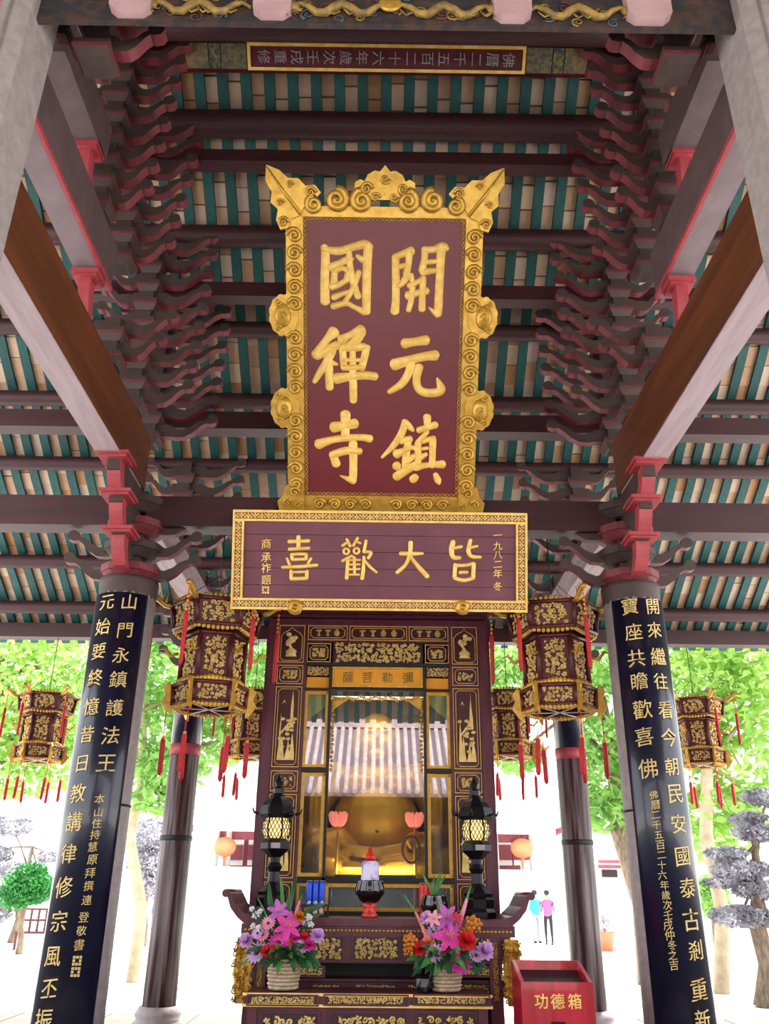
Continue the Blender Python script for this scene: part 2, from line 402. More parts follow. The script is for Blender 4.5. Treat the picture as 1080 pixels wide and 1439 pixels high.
def couplet(x, data, lab, ex):
    R = .302; t = thing('couplet_board', lab, 'couplet board', (x, YM, 0))
    q = MB(); A = math.radians(55); n = 18; z0, z1 = .45, 4.26; vs = []
    for z in (z0, z1):
        for rr in (R-.012, R+.012):
            for i in range(n+1):
                a = -A+2*A*i/n; vs.append((x+rr*math.sin(a), YM-rr*math.cos(a), z))
    m = n+1; fs = []
    for i in range(n):
        fs += [(m+i, m+i+1, 3*m+i+1, 3*m+i), (i+1, i, 2*m+i, 2*m+i+1), (2*m+i, 3*m+i, 3*m+i+1, 2*m+i+1), (i, i+1, m+i+1, m+i)]
    fs += [(0, m, 3*m, 2*m), (n, 2*m+n, 3*m+n, m+n)]
    q.add(vs, fs, 0, True); part('board', q, M_BLACK, t)
    rn = random.Random(int(abs(x)*10)+(1 if x > 0 else 0))
    for txt, rows, deg, sz in data:
        for ch, row in zip(txt, rows):
            cx = pix((x, YM-.3, 3))[0]; z = CAM.z+row_t(row, cx)*(YM-.3)
            g = glyph_mb(ch, sz*rn.uniform(.92, 1.06), .004, slant=.06+rn.uniform(0, .1)); th = math.radians(deg+rn.uniform(-1.5, 1.5)); rr = R+.016
            g.v = [(x+(rr+p[2])*math.sin(th+p[0]/rr), YM-(rr+p[2])*math.cos(th+p[0]/rr), z+p[1]) for p in g.v]
            part('character', g, M_PALEG, t)
    for row in ex:
        z = CAM.z+row_t(row, 110)*(YM-.3); th = math.radians(17); rr = R+.014; g = MB(); s = .034
        for a in range(3):
            for b_ in range(3):
                if (a, b_) != (1, 1): g.box((a*s*.75-s*.75, b_*s*.75-s*.75, 0), (s*.6, s*.6, .006))
        g.v = [(x+(rr+p[2])*math.sin(th+p[0]/rr), YM-(rr+p[2])*math.cos(th+p[0]/rr), z+p[1]) for p in g.v]; part('seal_mark', g, M_PALEG, t)
couplet(-XC, LB, 'tall black lacquered board with gold characters on the left column', (1350, 1366))
couplet(XC, RB, 'tall black lacquered board with gold characters on the right column', ())
# ------------------------------------------------------------------ beams running front to back, over each column row
def ybeam(name, x, y0, y1, z0, h, w, ms, lab):
    t = thing(name, lab, 'beam', (x, (y0+y1)/2, z0))
    q = MB(); q.span((x-w/2, y0, z0), (x+w/2, y1, z0+h)); part('beam', q, ms, t); return t
# ------------------------------------------------------------------ bracket sets
def arm_profile(L, H=.15):
    bot = [(0, 0), (.26, 0), (.40, -.012), (.52, -.005), (.64, .05), (.74, .13), (.82, .17)]
    k = [(.9+.062/L*math.cos(a), .225+.062*math.sin(a)) for a in [math.radians(v) for v in (-100, -50, 0, 45, 90, 135, 175)]]
    top = [(.80, .215), (.70, .19), (.60, .125), (.48, .09), (.38, .10), (.28, H), (0, H)]
    return [(a*L, b_) for a, b_ in bot]+[(a*L, b_) for a, b_ in k]+[(a*L, b_) for a, b_ in top]
_arms = {}
def arm_mesh(L):
    L = round(L, 2)
    if L not in _arms:
        q = MB(); pr = arm_profile(L); q.prism(pr, -.045, .045, axes='xz', mi=0, mside=1); _arms[L] = q.mesh('bracket_arm', [M_GREY, M_PINKD])
    return _arms[L]
_blk = None
def block_mesh():
    global _blk
    if _blk is None:
        q = MB(); q.box((0, 0, .035), (.25, .25, .07), 0, taper=.72); q.box((0, 0, .08), (.26, .26, .025), 1); q.box((0, 0, .115), (.25, .25, .05), 0); _blk = q.mesh('bearing_block', [M_GREY, M_PINKD])
    return _blk
def bracket_set(x, y, z0, z1, dz, lab, Lin=(.7, .8), Lout=.55, fwd=0, post=True, sx=1):
    t = thing('bracket_set', lab, 'bracket', (x, y, z0), 'roof bracket sets')
    n = max(1, int(round((z1-z0)/dz))); inn = -1 if x > 0 else 1
    if post:
        q = MB(); q.span((x-.07, y-.09, z0), (x+.07, y+.09, z1)); part('core_post', q, M_GREY, t)
    for k in range(n):
        o = link('bearing_block', block_mesh(), t); o.location = (0, 0, k*dz); o.scale = (1, 1, dz/.26)
        L = Lin[0]+(Lin[1]-Lin[0])*k/max(1, n-1)
        o = link('bracket_arm', arm_mesh(L), t); o.location = (0, 0, k*dz+dz*.45); o.rotation_euler = (0, 0, 0 if inn > 0 else math.pi)
        if Lout:
            o = link('bracket_arm', arm_mesh(Lout), t); o.location = (0, 0, k*dz+dz*.45); o.rotation_euler = (0, 0, math.pi if inn > 0 else 0)
        if fwd:
            for s_ in (-1, 1):
                o = link('bracket_arm', arm_mesh(fwd), t); o.location = (0, 0, k*dz+dz*.45); o.rotation_euler = (0, 0, s_*math.pi/2)
    return t
for sx, sd in ((-1, 'left'), (1, 'right')):
    X = sx*(XC+.05)
    t = ybeam('cross_beam', X, YN+.25, 8.12, 5.42, .62, .25, M_WOOD2, 'big brown beam running from the %s column towards the viewer' % sd)
    q = MB(); q.span((X-.118, YN+.25, 5.408), (X+.118, 8.0, 5.43)); part('pale_underside', q, M_PALE2, t)  # thin slab on the underside, paler than the beam's sides
    t = ybeam('cross_beam', X, YN+.2, 6.3, 6.6, .5, .24, M_GREY2, 'grey cross beam with a red lower edge above the %s brown beam' % sd)
    q = MB(); q.span((X-sx*.105, YN+.2, 6.585), (X-sx*.135, 6.3, 6.63)); part('painted_edge', q, M_PINK, t)
    q = MB(); q.span((X-.11, YN+.2, 6.59), (X+.11, 6.3, 6.61)); part('pale_underside', q, M_GREY3, t)  # underside slab in a lighter mauve than the beam
    ybeam('cross_beam', X, 4.6, 5.7, 7.55, .4, .24, M_GREY2, 'short upper cross beam near the ridge on the %s' % sd)
    t = ybeam('cross_beam', sx*(XC-.03), YM+.3, YR+.9, 5.12, .32, .24, M_PALE, 'pale beam from the %s column back to the rear column' % sd)
    # tower of brackets over the front column
    x = sx*XC
    t = thing('column_capital', 'red and grey stepped corbels carrying the brown beam at the %s column' % sd, 'bracket', (x, YM, 4.26), 'column capitals')
    q = MB(); q.lathe([(.28, 4.26), (.285, 4.3), (.295, 4.42), (.295, 4.46), (0, 4.46)], (x, YM, 0), 20); part('capital_ring', q, M_GREY, t)
    q = MB(); q.span((x-.1, YM-.12, 4.4), (x+.1, YM+.12, 5.45)); part('core_post', q, M_GREY, t)
    for k in range(4):
        z = 4.45+.25*k; yf = YM-.42-.2*k
        q = MB(); q.lathe([(.20, z), (.29, z+.07), (.31, z+.075), (.31, z+.15), (0, z+.15)], (x, YM, 0), 12, 0, False); part('bearing_block', q, M_PINKD if k % 2 == 0 else M_GREY, t)
        q = MB(); q.span((x-.06, yf, z+.06), (x+.06, YM, z+.22)); part('forward_arm', q, M_GREY, t)
        for s_ in (1, -1):
            if k in (0, 1) or s_*sx < 0:
                o = link('bracket_arm', arm_mesh(.72 if k < 2 else .8), t); o.location = (0, 0, z-4.26+.04); o.rotation_euler = (0, 0, 0 if s_ > 0 else math.pi)
    for k in range(3):
        yf = 7.72-.22*k; z0 = 4.5+.3*k; z1 = z0+.27
        # curved face post and cap
        q = MB(); pr = [(yf+.0+.16*(1-f)**2, z0+(z1-z0)*f) for f in [i/6 for i in range(7)]]
        q.prism(pr+[(a+.14, b_) for a, b_ in pr[::-1]], x-.065, x+.065, axes='yz'); part('face_post', q, M_PINK, t)
        q = MB(); q.span((x-.13, yf-.06, z1), (x+.13, yf+.2, z1+.025)); q.span((x-.155, yf-.09, z1+.022), (x+.155, yf+.22, z1+.055)); part('cap_slab', q, M_PINK, t)
    # bracket towers standing on the beams up to the purlins
    bracket_set(x, 8.3, 6.05, roof_z(8.3)-.2, .25, 'tower of curled red brackets on the %s brown beam, over the column' % sd, (.75, .8))
    bracket_set(x, PY[1]-.05, 6.05, roof_z(PY[1])-.25, .25, 'tower of curled red brackets on the %s brown beam, before the column' % sd, (.62, .72))
    bracket_set(x, PY[0]+.1, 6.05, 6.58, .26, 'short stack of red brackets under the %s grey cross beam' % sd, (.5, .6))
    bracket_set(x, PY[0]-.05, 7.1, roof_z(PY[0])-.35, .27, 'curled red brackets on the %s grey cross beam, below the first purlin' % sd, (.5, .7))
    bracket_set(x, RY-.2, 7.1, zr-.16, .27, 'curled red brackets under the %s end of the ridge beam' % sd, (.45, .62))
    bracket_set(x, 10.1, 5.44, roof_z(10.1)-.22, .25, 'tower of curled red brackets on the pale beam at the %s' % sd, (.75, .8))
    bracket_set(x, PY[5], 5.44, roof_z(PY[5])-.28, .25, 'low curled brackets at the rear of the pale beam on the %s' % sd, (.6, .6))
    bracket_set(x, YR, 4.3, 5.12, .27, 'dark red brackets on top of the %s rear column' % sd, (.5, .6), .5, .5)
    # red face posts under the upper beam ends
    for (yy, z0, z1, nm) in ((6.0, 6.12, 6.5, 'grey'), (5.5, 7.15, 7.5, 'short upper')):
        t = thing('beam_end_bracket', 'pink post and cap carrying the end of the %s cross beam on the %s' % (nm, sd), 'bracket', (x, yy, z0), 'beam end brackets')
        q = MB(); pr = [(yy+.10*(1-f)**2, z0+(z1-z0)*f) for f in [i/6 for i in range(7)]]
        q.prism(pr+[(a+.12, b_) for a, b_ in pr[::-1]], X-.05, X+.05, axes='yz'); part('face_post', q, M_PINK, t)
        q = MB(); q.span((X-.1, yy-.03, z1), (X+.1, yy+.16, z1+.025)); q.span((X-.12, yy-.05, z1+.022), (X+.12, yy+.16, z1+.07)); part('cap_slab', q, M_PINK, t)
# ------------------------------------------------------------------ painted lintel between the near posts
M_LP = mat('painted_scene', '#2e2e32', .6, col2='#4d3832', scale=14, contrast=(.42, .6), bump=.1)
M_LPK = mat('pale_pink_plaster', '#b58f92', .7, col2='#bf9c9d', scale=5)
t = thing('painted_lintel', 'lintel painted with gold dragons between pale pink blocks at the top edge', 'beam', (0, YN, 6.92))
q = MB(); q.span((-2.35, YN-.1, 6.86), (2.35, YN-.06, 7.65)); part('painted_board', q, M_LP, t)
for x0, x1 in ((-1.84, -1.57), (-.89, -.64), (.71, .96), (1.6, 1.89)):
    q = MB(); c = .05; zb = 6.88
    q.prism([(x0-.02, 7.66), (x0, zb+c), (x0+c, zb), (x1-c, zb), (x1, zb+c), (x1+.02, 7.66)], YN-.17, YN-.09, axes='xz'); part('plaster_block', q, M_LPK, t)
for s_ in (-1, 1):
    q = MB(); q.prism([(s_*2.35, 7.66), (s_*2.35, 7.17), (s_*2.0, 7.17), (s_*1.92, 7.22), (s_*1.86, 7.2), (s_*1.7, 7.3), (s_*1.5, 7.38), (s_*1.3, 7.66)][::s_], YN-.15, YN-.09, axes='xz'); part('plaster_border', q, M_LPK, t)
q = MB(); q.prism([(-.64, 7.66), (-.6, 7.3), (-.42, 7.22), (-.3, 7.1), (-.12, 7.16), (.14, 7.16), (.33, 7.1), (.45, 7.22), (.66, 7.3), (.71, 7.66)], YN-.15, YN-.115, axes='xz'); part('plaster_cloud', q, M_LPK, t)
def spiral_lite(r, cw, a0):
    m = MB(); pts = []; rs = []
    for i in range(13): f = i/12; a = a0+cw*9*f; rr = r*(1-.8*f); pts.append((rr*math.cos(a), rr*math.sin(a), .01)); rs.append(r*.22*(1-.5*f))
    m.tube(pts, rs, 5); return m
def dragon(cx, cz, s_, rn):
    m = MB(); pts = [(cx+s_*(.34-.68*i/12), YN-.125, cz+.05*math.sin(i*1.3)) for i in range(13)]
    m.tube(pts, [.012+.02*math.sin(math.pi*i/12) for i in range(13)], 6); m.ball((cx-s_*.34, YN-.125, cz+.02), (.06, .03, .045), 8)
    for j in range(9):
        a = rn.uniform(0, 6.28); m.tube([(cx-s_*.36, YN-.125, cz), (cx-s_*.36+.1*math.cos(a), YN-.13, cz+.08*math.sin(a))], [.012, .003], 4)
    for j in range(5):
        u = rn.uniform(-.3, .3); m.tube([(cx+u, YN-.125, cz), (cx+u+.04, YN-.13, cz-.06), (cx+u+.08, YN-.13, cz-.03)], .008, 4)
    return m
rn = random.Random(3); M_DGOLD = mat('dull_gold_paint', '#a5833c', .6, col2='#6e5a34', scale=18)
M_CLB = mat('slate_cloud_paint', '#34404c', .6, col2='#4c5a60', scale=12); M_CLR = mat('maroon_cloud_paint', '#55282a', .6, col2='#6c3a34', scale=12)
for i in range(46):
    u = -1.55+3.1*(i+rn.random())/46
    if any(abs(u-c_) < .2 for c_ in (-.77, .83)): continue
    m = spiral_lite(rn.uniform(.03, .06), rn.choice((-1, 1)), rn.uniform(0, 6)); m.v = [(u+p_[0], YN-.105-p_[2]*.4, rnz+p_[1]) for rnz in [rn.uniform(6.89, 7.12)] for p_ in m.v]; part('painted_cloud', m, (M_CLB, M_CLR, M_DGOLD)[i % 3], t)
for cx, s_ in ((-.3, 1), (.38, -1), (-1.25, 1), (1.28, -1)): part('dragon', dragon(cx, 6.97, s_, rn), M_DGOLD, t)
q = MB(); q.lathe([(0, 0), (.07, 0), (.08, .01), (.06, .025), (0, .03)], (0, 0, 0), 16); q.v = [(p[0]+.02, YN-.12-p[2], 7.02+p[1]) for p in q.v]; part('pearl_disc', q, M_GOLD, t)
for sx, sd in ((-1, 'left'), (1, 'right')):
    bracket_set(sx*2.05, YN+.25, 6.85, 7.6, .26, 'dark curled brackets beside the %s near post, under the lintel' % sd, (.45, .5), .3, .0, post=False)
# ------------------------------------------------------------------ brush characters
def brush(fr, strokes, org, s, h=.012, n0=.0):
    m = MB(); lay = 0
    for st in strokes:
        pts = []
        for (x, y, w) in st:
            u, v = fr.hit(org[0]+x/s, org[1]+y/s); u2, v2 = fr.hit(org[0]+(x+10)/s, org[1]+y/s); pts.append((u, v, w*.59*abs(u2-u)/10))
        if len(pts) == 1: pts.append((pts[0][0]+.001, pts[0][1], pts[0][2]))
        P = catmull(pts, 5) if len(pts) > 2 else [tuple(a+(b-a)*k/4 for a, b in zip(pts[0], pts[1])) for k in range(5)]
        L = []; N = len(P); hh = h*(1+.12*(lay % 4)); lay += 1
        def tang(i):
            a, b = P[max(i-1, 0)], P[min(i+1, N-1)]; d = math.hypot(b[0]-a[0], b[1]-a[1]) or 1; return (b[0]-a[0])/d, (b[1]-a[1])/d
        rows = []
        tx, ty = tang(0)
        for k in (-.98, -.8, -.45): rows.append((P[0][0]+tx*k*P[0][2]*.8, P[0][1]+ty*k*P[0][2]*.8, P[0][2]*math.sqrt(1-k*k), tx, ty))
        for i in range(N): tx, ty = tang(i); rows.append((P[i][0], P[i][1], max(P[i][2], .001), tx, ty))
        tx, ty = tang(N-1)
        for k in (.45, .8, .98): rows.append((P[-1][0]+tx*k*P[-1][2]*.8, P[-1][1]+ty*k*P[-1][2]*.8, P[-1][2]*math.sqrt(1-k*k), tx, ty))
        vs = []
        for (u, v, w, tx, ty) in rows:
            for a, z in ((-1, 0), (-.72, hh), (0, hh*1.25), (.72, hh), (1, 0)): vs.append(fr.p(u-ty*w*a, v+tx*w*a, n0+z))
        fs = []
        for i in range(len(rows)-1):
            for k in range(4): fs.append((i*5+k+1, i*5+k, i*5+5+k, i*5+6+k))
        fs += [(0, 1, 2, 3, 4), tuple((len(rows)-1)*5+k for k in (4, 3, 2, 1, 0))]
        m.add(vs, fs, 0, True)
    return m
def ringst(cx, cy, r, w): return [(cx+r*math.cos(a), cy+r*math.sin(a), w) for a in [i*math.pi/4 for i in range(9)]]
K_GUO = [[(300, 270, 90), (315, 400, 105), (305, 700, 105), (310, 1020, 115)], [(300, 300, 80), (500, 320, 95), (700, 265, 90), (850, 230, 105), (930, 270, 90)], [(905, 260, 110), (890, 500, 105), (880, 900, 105), (880, 1160, 95)],
         [(420, 1085, 78), (600, 1045, 66), (700, 1090, 60), (860, 1165, 80)], [(385, 545, 100), (500, 495, 78), (620, 440, 80), (690, 430, 40)], [(755, 392, 55), (830, 440, 85)], [(640, 340, 70), (650, 500, 80), (690, 730, 85), (765, 950, 80)],
         [(775, 615, 70), (725, 760, 70), (650, 920, 64), (580, 1030, 62)], [(440, 610, 76), (430, 790, 95)], [(440, 600, 70), (560, 560, 60), (640, 620, 80)], [(630, 620, 70), (590, 740, 66)], [(400, 815, 85), (500, 785, 70), (620, 715, 70)], [(430, 960, 78), (540, 915, 60), (660, 880, 56)]]
K_CHAN = [[(430, 165, 145), (330, 270, 90), (190, 480, 128)], [(200, 490, 100), (330, 420, 105), (470, 345, 105)], [(400, 420, 118), (330, 580, 95), (240, 720, 85), (165, 845, 60)], [(365, 560, 98), (365, 750, 98), (372, 930, 95)], [(400, 590, 78), (475, 610, 40)],
          [(535, 270, 118), (650, 205, 78), (805, 150, 150)], [(800, 190, 108), (730, 290, 105), (610, 370, 100)], [(560, 375, 100), (700, 375, 105), (850, 365, 85)], [(550, 400, 85), (570, 650, 85)], [(885, 375, 90), (845, 540, 88), (815, 660, 85)], [(560, 655, 72), (820, 650, 72)], [(580, 550, 50), (830, 550, 50)],
          [(690, 430, 75), (690, 700, 82), (697, 900, 94), (700, 1110, 85)], [(470, 805, 128), (650, 780, 98), (850, 760, 98), (1000, 775, 98)]]
K_SI = [[(590, 215, 122), (590, 400, 102), (585, 545, 98)], [(430, 395, 128), (600, 370, 102), (720, 345, 118)], [(220, 630, 122), (400, 572, 84), (600, 545, 84), (800, 535, 78), (930, 555, 95)], [(405, 780, 88), (600, 720, 96), (790, 730, 82)], [(430, 810, 92), (465, 905, 102)], [(695, 625, 105), (700, 850, 94), (695, 1100, 94)], [(700, 1130, 98), (620, 1105, 62), (520, 1065, 16)]]
K_KAI = [[(250, 400, 88), (255, 700, 92), (255, 1000, 92), (240, 1155, 105)], [(250, 405, 80), (370, 352, 82), (470, 320, 105)], [(440, 360, 88), (428, 500, 78), (400, 640, 88)], [(420, 650, 95), (340, 770, 76), (285, 800, 55)], [(290, 540, 66), (420, 515, 64)],
         [(650, 300, 86), (650, 420, 78), (615, 590, 86)], [(650, 305, 80), (780, 300, 80), (900, 262, 105), (960, 290, 64)], [(880, 270, 115), (870, 500, 100), (855, 800, 98), (842, 1090, 102), (838, 1195, 85)], [(835, 1195, 85), (770, 1150, 55), (710, 1100, 14)], [(680, 475, 64), (830, 462, 56)], [(620, 615, 84), (720, 600, 74), (830, 590, 56)],
         [(440, 800, 76), (550, 750, 66), (640, 700, 76)], [(425, 935, 105), (560, 900, 78), (680, 872, 86)], [(470, 650, 52), (482, 800, 72), (470, 980, 72), (430, 1140, 64)], [(632, 730, 76), (620, 900, 78), (615, 1125, 86)]]
K_YUAN = [[(375, 320, 118), (500, 300, 98), (670, 275, 118)], [(235, 612, 138), (450, 550, 108), (650, 500, 102), (800, 485, 122)], [(465, 600, 108), (430, 730, 98), (330, 880, 92), (165, 985, 66)], [(575, 645, 106), (540, 800, 94), (560, 930, 94), (650, 995, 98), (800, 1000, 102), (880, 955, 105), (850, 860, 66), (825, 800, 24)]]
K_ZHEN = [[(375, 215, 66), (340, 370, 88), (230, 540, 76), (65, 712, 36)], [(385, 230, 76), (440, 290, 76), (490, 340, 44)], [(330, 490, 76), (450, 462, 86)], [(265, 665, 112), (330, 640, 86), (480, 575, 56), (510, 600, 40)], [(430, 480, 78), (400, 650, 88), (380, 850, 78)], [(262, 980, 105), (400, 885, 105), (560, 800, 84)], [(258, 825, 105), (275, 840, 100)], [(400, 770, 76), (505, 700, 72)],
          [(685, 155, 96), (690, 250, 82), (690, 300, 76)], [(570, 340, 76), (690, 302, 76), (800, 265, 88)], [(690, 365, 54), (600, 460, 66), (550, 540, 66)], [(560, 525, 82), (560, 780, 82)], [(560, 505, 76), (700, 470, 66), (770, 462, 86)], [(765, 480, 86), (760, 650, 80), (755, 830, 76)], [(590, 602, 48), (690, 585, 44)], [(580, 722, 80), (670, 672, 54)], [(530, 850, 95), (700, 820, 66), (900, 810, 98)], [(490, 1020, 100), (525, 985, 90)], [(800, 950, 60), (835, 1030, 84), (850, 1070, 46)]]
K_JIE = [[(650, 145, 40), (635, 220, 42), (650, 288, 38), (712, 295, 32)], [(650, 205, 30), (730, 190, 26)], [(815, 130, 32), (795, 220, 36), (820, 280, 34), (908, 290, 27)], [(800, 200, 28), (880, 185, 22)], [(670, 362, 34), (663, 480, 34)], [(670, 368, 30), (760, 368, 28), (840, 352, 32)], [(845, 352, 34), (840, 488, 34)], [(665, 490, 32), (750, 510, 33), (840, 490, 32)], [(715, 435, 30), (785, 432, 26)]]
K_DA = [[(152, 255, 34), (260, 258, 34), (360, 255, 25)], [(248, 150, 38), (240, 260, 34), (200, 360, 32), (120, 435, 34)], [(245, 285, 28), (320, 380, 36), (405, 472, 40)]]
K_HUAN = [[(722, 118, 22), (755, 185, 26)], [(825, 108, 24), (785, 180, 26)], [(682, 180, 24), (730, 150, 22)], [(852, 158, 22), (800, 138, 20)], ringst(718, 235, 26, 20), ringst(815, 230, 26, 20), [(770, 278, 26), (730, 300, 26), (682, 325, 26)], [(765, 275, 22), (800, 300, 22)], [(732, 320, 28), (722, 490, 30)], [(792, 300, 24), (796, 450, 24)],
          [(740, 320, 20), (850, 316, 18)], [(740, 361, 20), (845, 358, 18)], [(735, 406, 20), (845, 402, 18)], [(725, 456, 22), (840, 456, 20)], [(905, 135, 26), (885, 240, 28)], [(885, 240, 26), (952, 245, 28), (928, 298, 28)], [(885, 290, 26), (880, 400, 30), (868, 492, 34)], [(890, 320, 22), (940, 380, 26), (1005, 435, 22)]]
K_XI = [[(265, 95, 34), (265, 205, 34)], [(178, 142, 36), (270, 140, 30), (362, 135, 32)], [(178, 214, 30), (365, 205, 28)], [(200, 265, 28), (275, 260, 26), (338, 262, 28)], [(200, 268, 28), (205, 308, 28)], [(340, 265, 28), (338, 306, 28)], [(205, 312, 26), (338, 308, 26)], [(155, 302, 22), (180, 358, 26)], [(383, 302, 22), (355, 350, 24)], [(112, 385, 26), (270, 380, 30), (440, 365, 30)],
        [(195, 422, 30), (195, 488, 30)], [(198, 496, 32), (340, 492, 32)], [(345, 425, 30), (342, 488, 30)], [(200, 432, 22), (340, 430, 20)]]
# ------------------------------------------------------------------ ornament helpers (2D, in a face frame: x right, y up, z out)
def spiral(r, turns=1.7, thick=.24, cw=1, a0=0.0, h=.03, n=20, seg=6):
    m = MB(); pts = []; rs = []
    for i in range(n+1):
        f = i/n; a = a0+cw*2*math.pi*turns*f; rr = r*(1-thick)*(1-.82*f)
        pts.append((rr*math.cos(a), rr*math.sin(a), h*(.5+.5*f))); rs.append(r*thick*(1-.45*f))
    m.tube(pts, rs, seg, flat=.8); m.ball((0, 0, h), (r*.16, r*.16, r*.16), 6); return m
def carve(w, h, seed, dens=1.0):
    """openwork of scrolls, buds and leaves filling w x h"""
    rn = random.Random(seed); m = MB(); k = min(w, h); g = 3.0*dens**.5
    nx = max(2, round(w/k*g)); ny = max(2, round(h/k*g))
    for i in range(nx):
        for j in range(ny):
            cx = (-.5+(i+.5+rn.uniform(-.25, .25))/nx)*w*.94; cy = (-.5+(j+.5+rn.uniform(-.25, .25))/ny)*h*.92; r = k/g*rn.uniform(.55, .75); t = rn.random()
            if t < .45:
                sp = spiral(r, rn.uniform(1, 1.6), .26, rn.choice((-1, 1)), rn.uniform(0, 6.3), k*.05, 9, 4); m.merge(sp, Matrix.Translation((cx, cy, 0)))
            elif t < .75:
                for q in range(5):
                    a = q*1.257+rn.random(); m.ball((cx+r*.55*math.cos(a), cy+r*.55*math.sin(a), k*.05), (r*.42, r*.3, k*.06), 6, M=Matrix.Rotation(a, 3, 'Z'))
                m.ball((cx, cy, k*.08), r*.28, 6)
            else:
                a = rn.uniform(0, 6.3)
                for q in range(4):
                    b = a+rn.uniform(-1, 1); m.tube([(cx, cy, k*.02), (cx+r*.6*math.cos(b), cy+r*.6*math.sin(b), k*.09), (cx+r*1.1*math.cos(b+.5), cy+r*1.1*math.sin(b+.5), k*.03)], [r*.12, r*.25, r*.05], 5)
    m.v = [(max(-w/2, min(w/2, p[0])), max(-h/2, min(h/2, p[1])), p[2]) for p in m.v]
    return m
# ------------------------------------------------------------------ the tall plaque
pt, pb = atY(540, 306, 6.42), atY(535, 697, 8.02)
fp = Fr((0, pb.y, pb.z), V=(0, pt.y-pb.y, pt.z-pb.z)); PH = (pt-pb).length; PW = 1.60
t = thing('name_plaque', 'tall dark red plaque with six large gold characters in a scrolled gold frame', 'plaque', fp.o)
q = MB(); q.span((-PW/2, 0, -.06), (PW/2, PH, 0)); part('panel', fp.put(q), mat('plaque_panel', '#681019', .42, col2='#6a1a24', scale=2.2, contrast=(.35, .8)), t)
for ks, org in ((K_KAI, (530, 320)), (K_YUAN, (530, 450)), (K_ZHEN, (530, 570)), (K_GUO, (425, 320)), (K_CHAN, (425, 450)), (K_SI, (425, 560))):
    part('character', brush(fp, ks, org, 9.818), M_GOLDL, t)
FWD = .17
for nm, a in (('frame_rail', (-PW/2-FWD, -FWD, PW/2+FWD, 0)), ('frame_rail', (-PW/2-FWD, PH, PW/2+FWD, PH+.1)), ('frame_stile', (-PW/2-FWD, 0, -PW/2, PH)), ('frame_stile', (PW/2, 0, PW/2+FWD, PH))):
    q = MB(); q.span((a[0], a[1], -.07), (a[2], a[3], .012)); part(nm, fp.put(q), M_GOLD, t)
# braided inner border
for (u0, v0, u1, v1) in ((-PW/2, .02, PW/2, .02), (-PW/2, PH-.02, PW/2, PH-.02), (-PW/2+.02, 0, -PW/2+.02, PH), (PW/2-.02, 0, PW/2-.02, PH)):
    q = MB(); Lb = math.hypot(u1-u0, v1-v0); n = int(Lb/.045)*4
    for ph in (0, math.pi):
        pts = []
        for i in range(n+1):
            f = i/n; w_ = .013*math.sin(f*n/4*math.pi*1.0+ph); d = ((v1-v0)/Lb, -(u1-u0)/Lb); pts.append((u0+(u1-u0)*f+d[0]*w_, v0+(v1-v0)*f+d[1]*w_, .012+.004*math.cos(f*n/4*math.pi+ph)))
        q.tube(pts, .0045, 4)
    part('braid_border', fp.put(q), M_GOLD, t)
sp_side = spiral(.095, 1.7, .25, 1, 0, .035, 18, 6); sp_side2 = spiral(.095, 1.7, .25, -1, math.pi, .035, 18, 6)
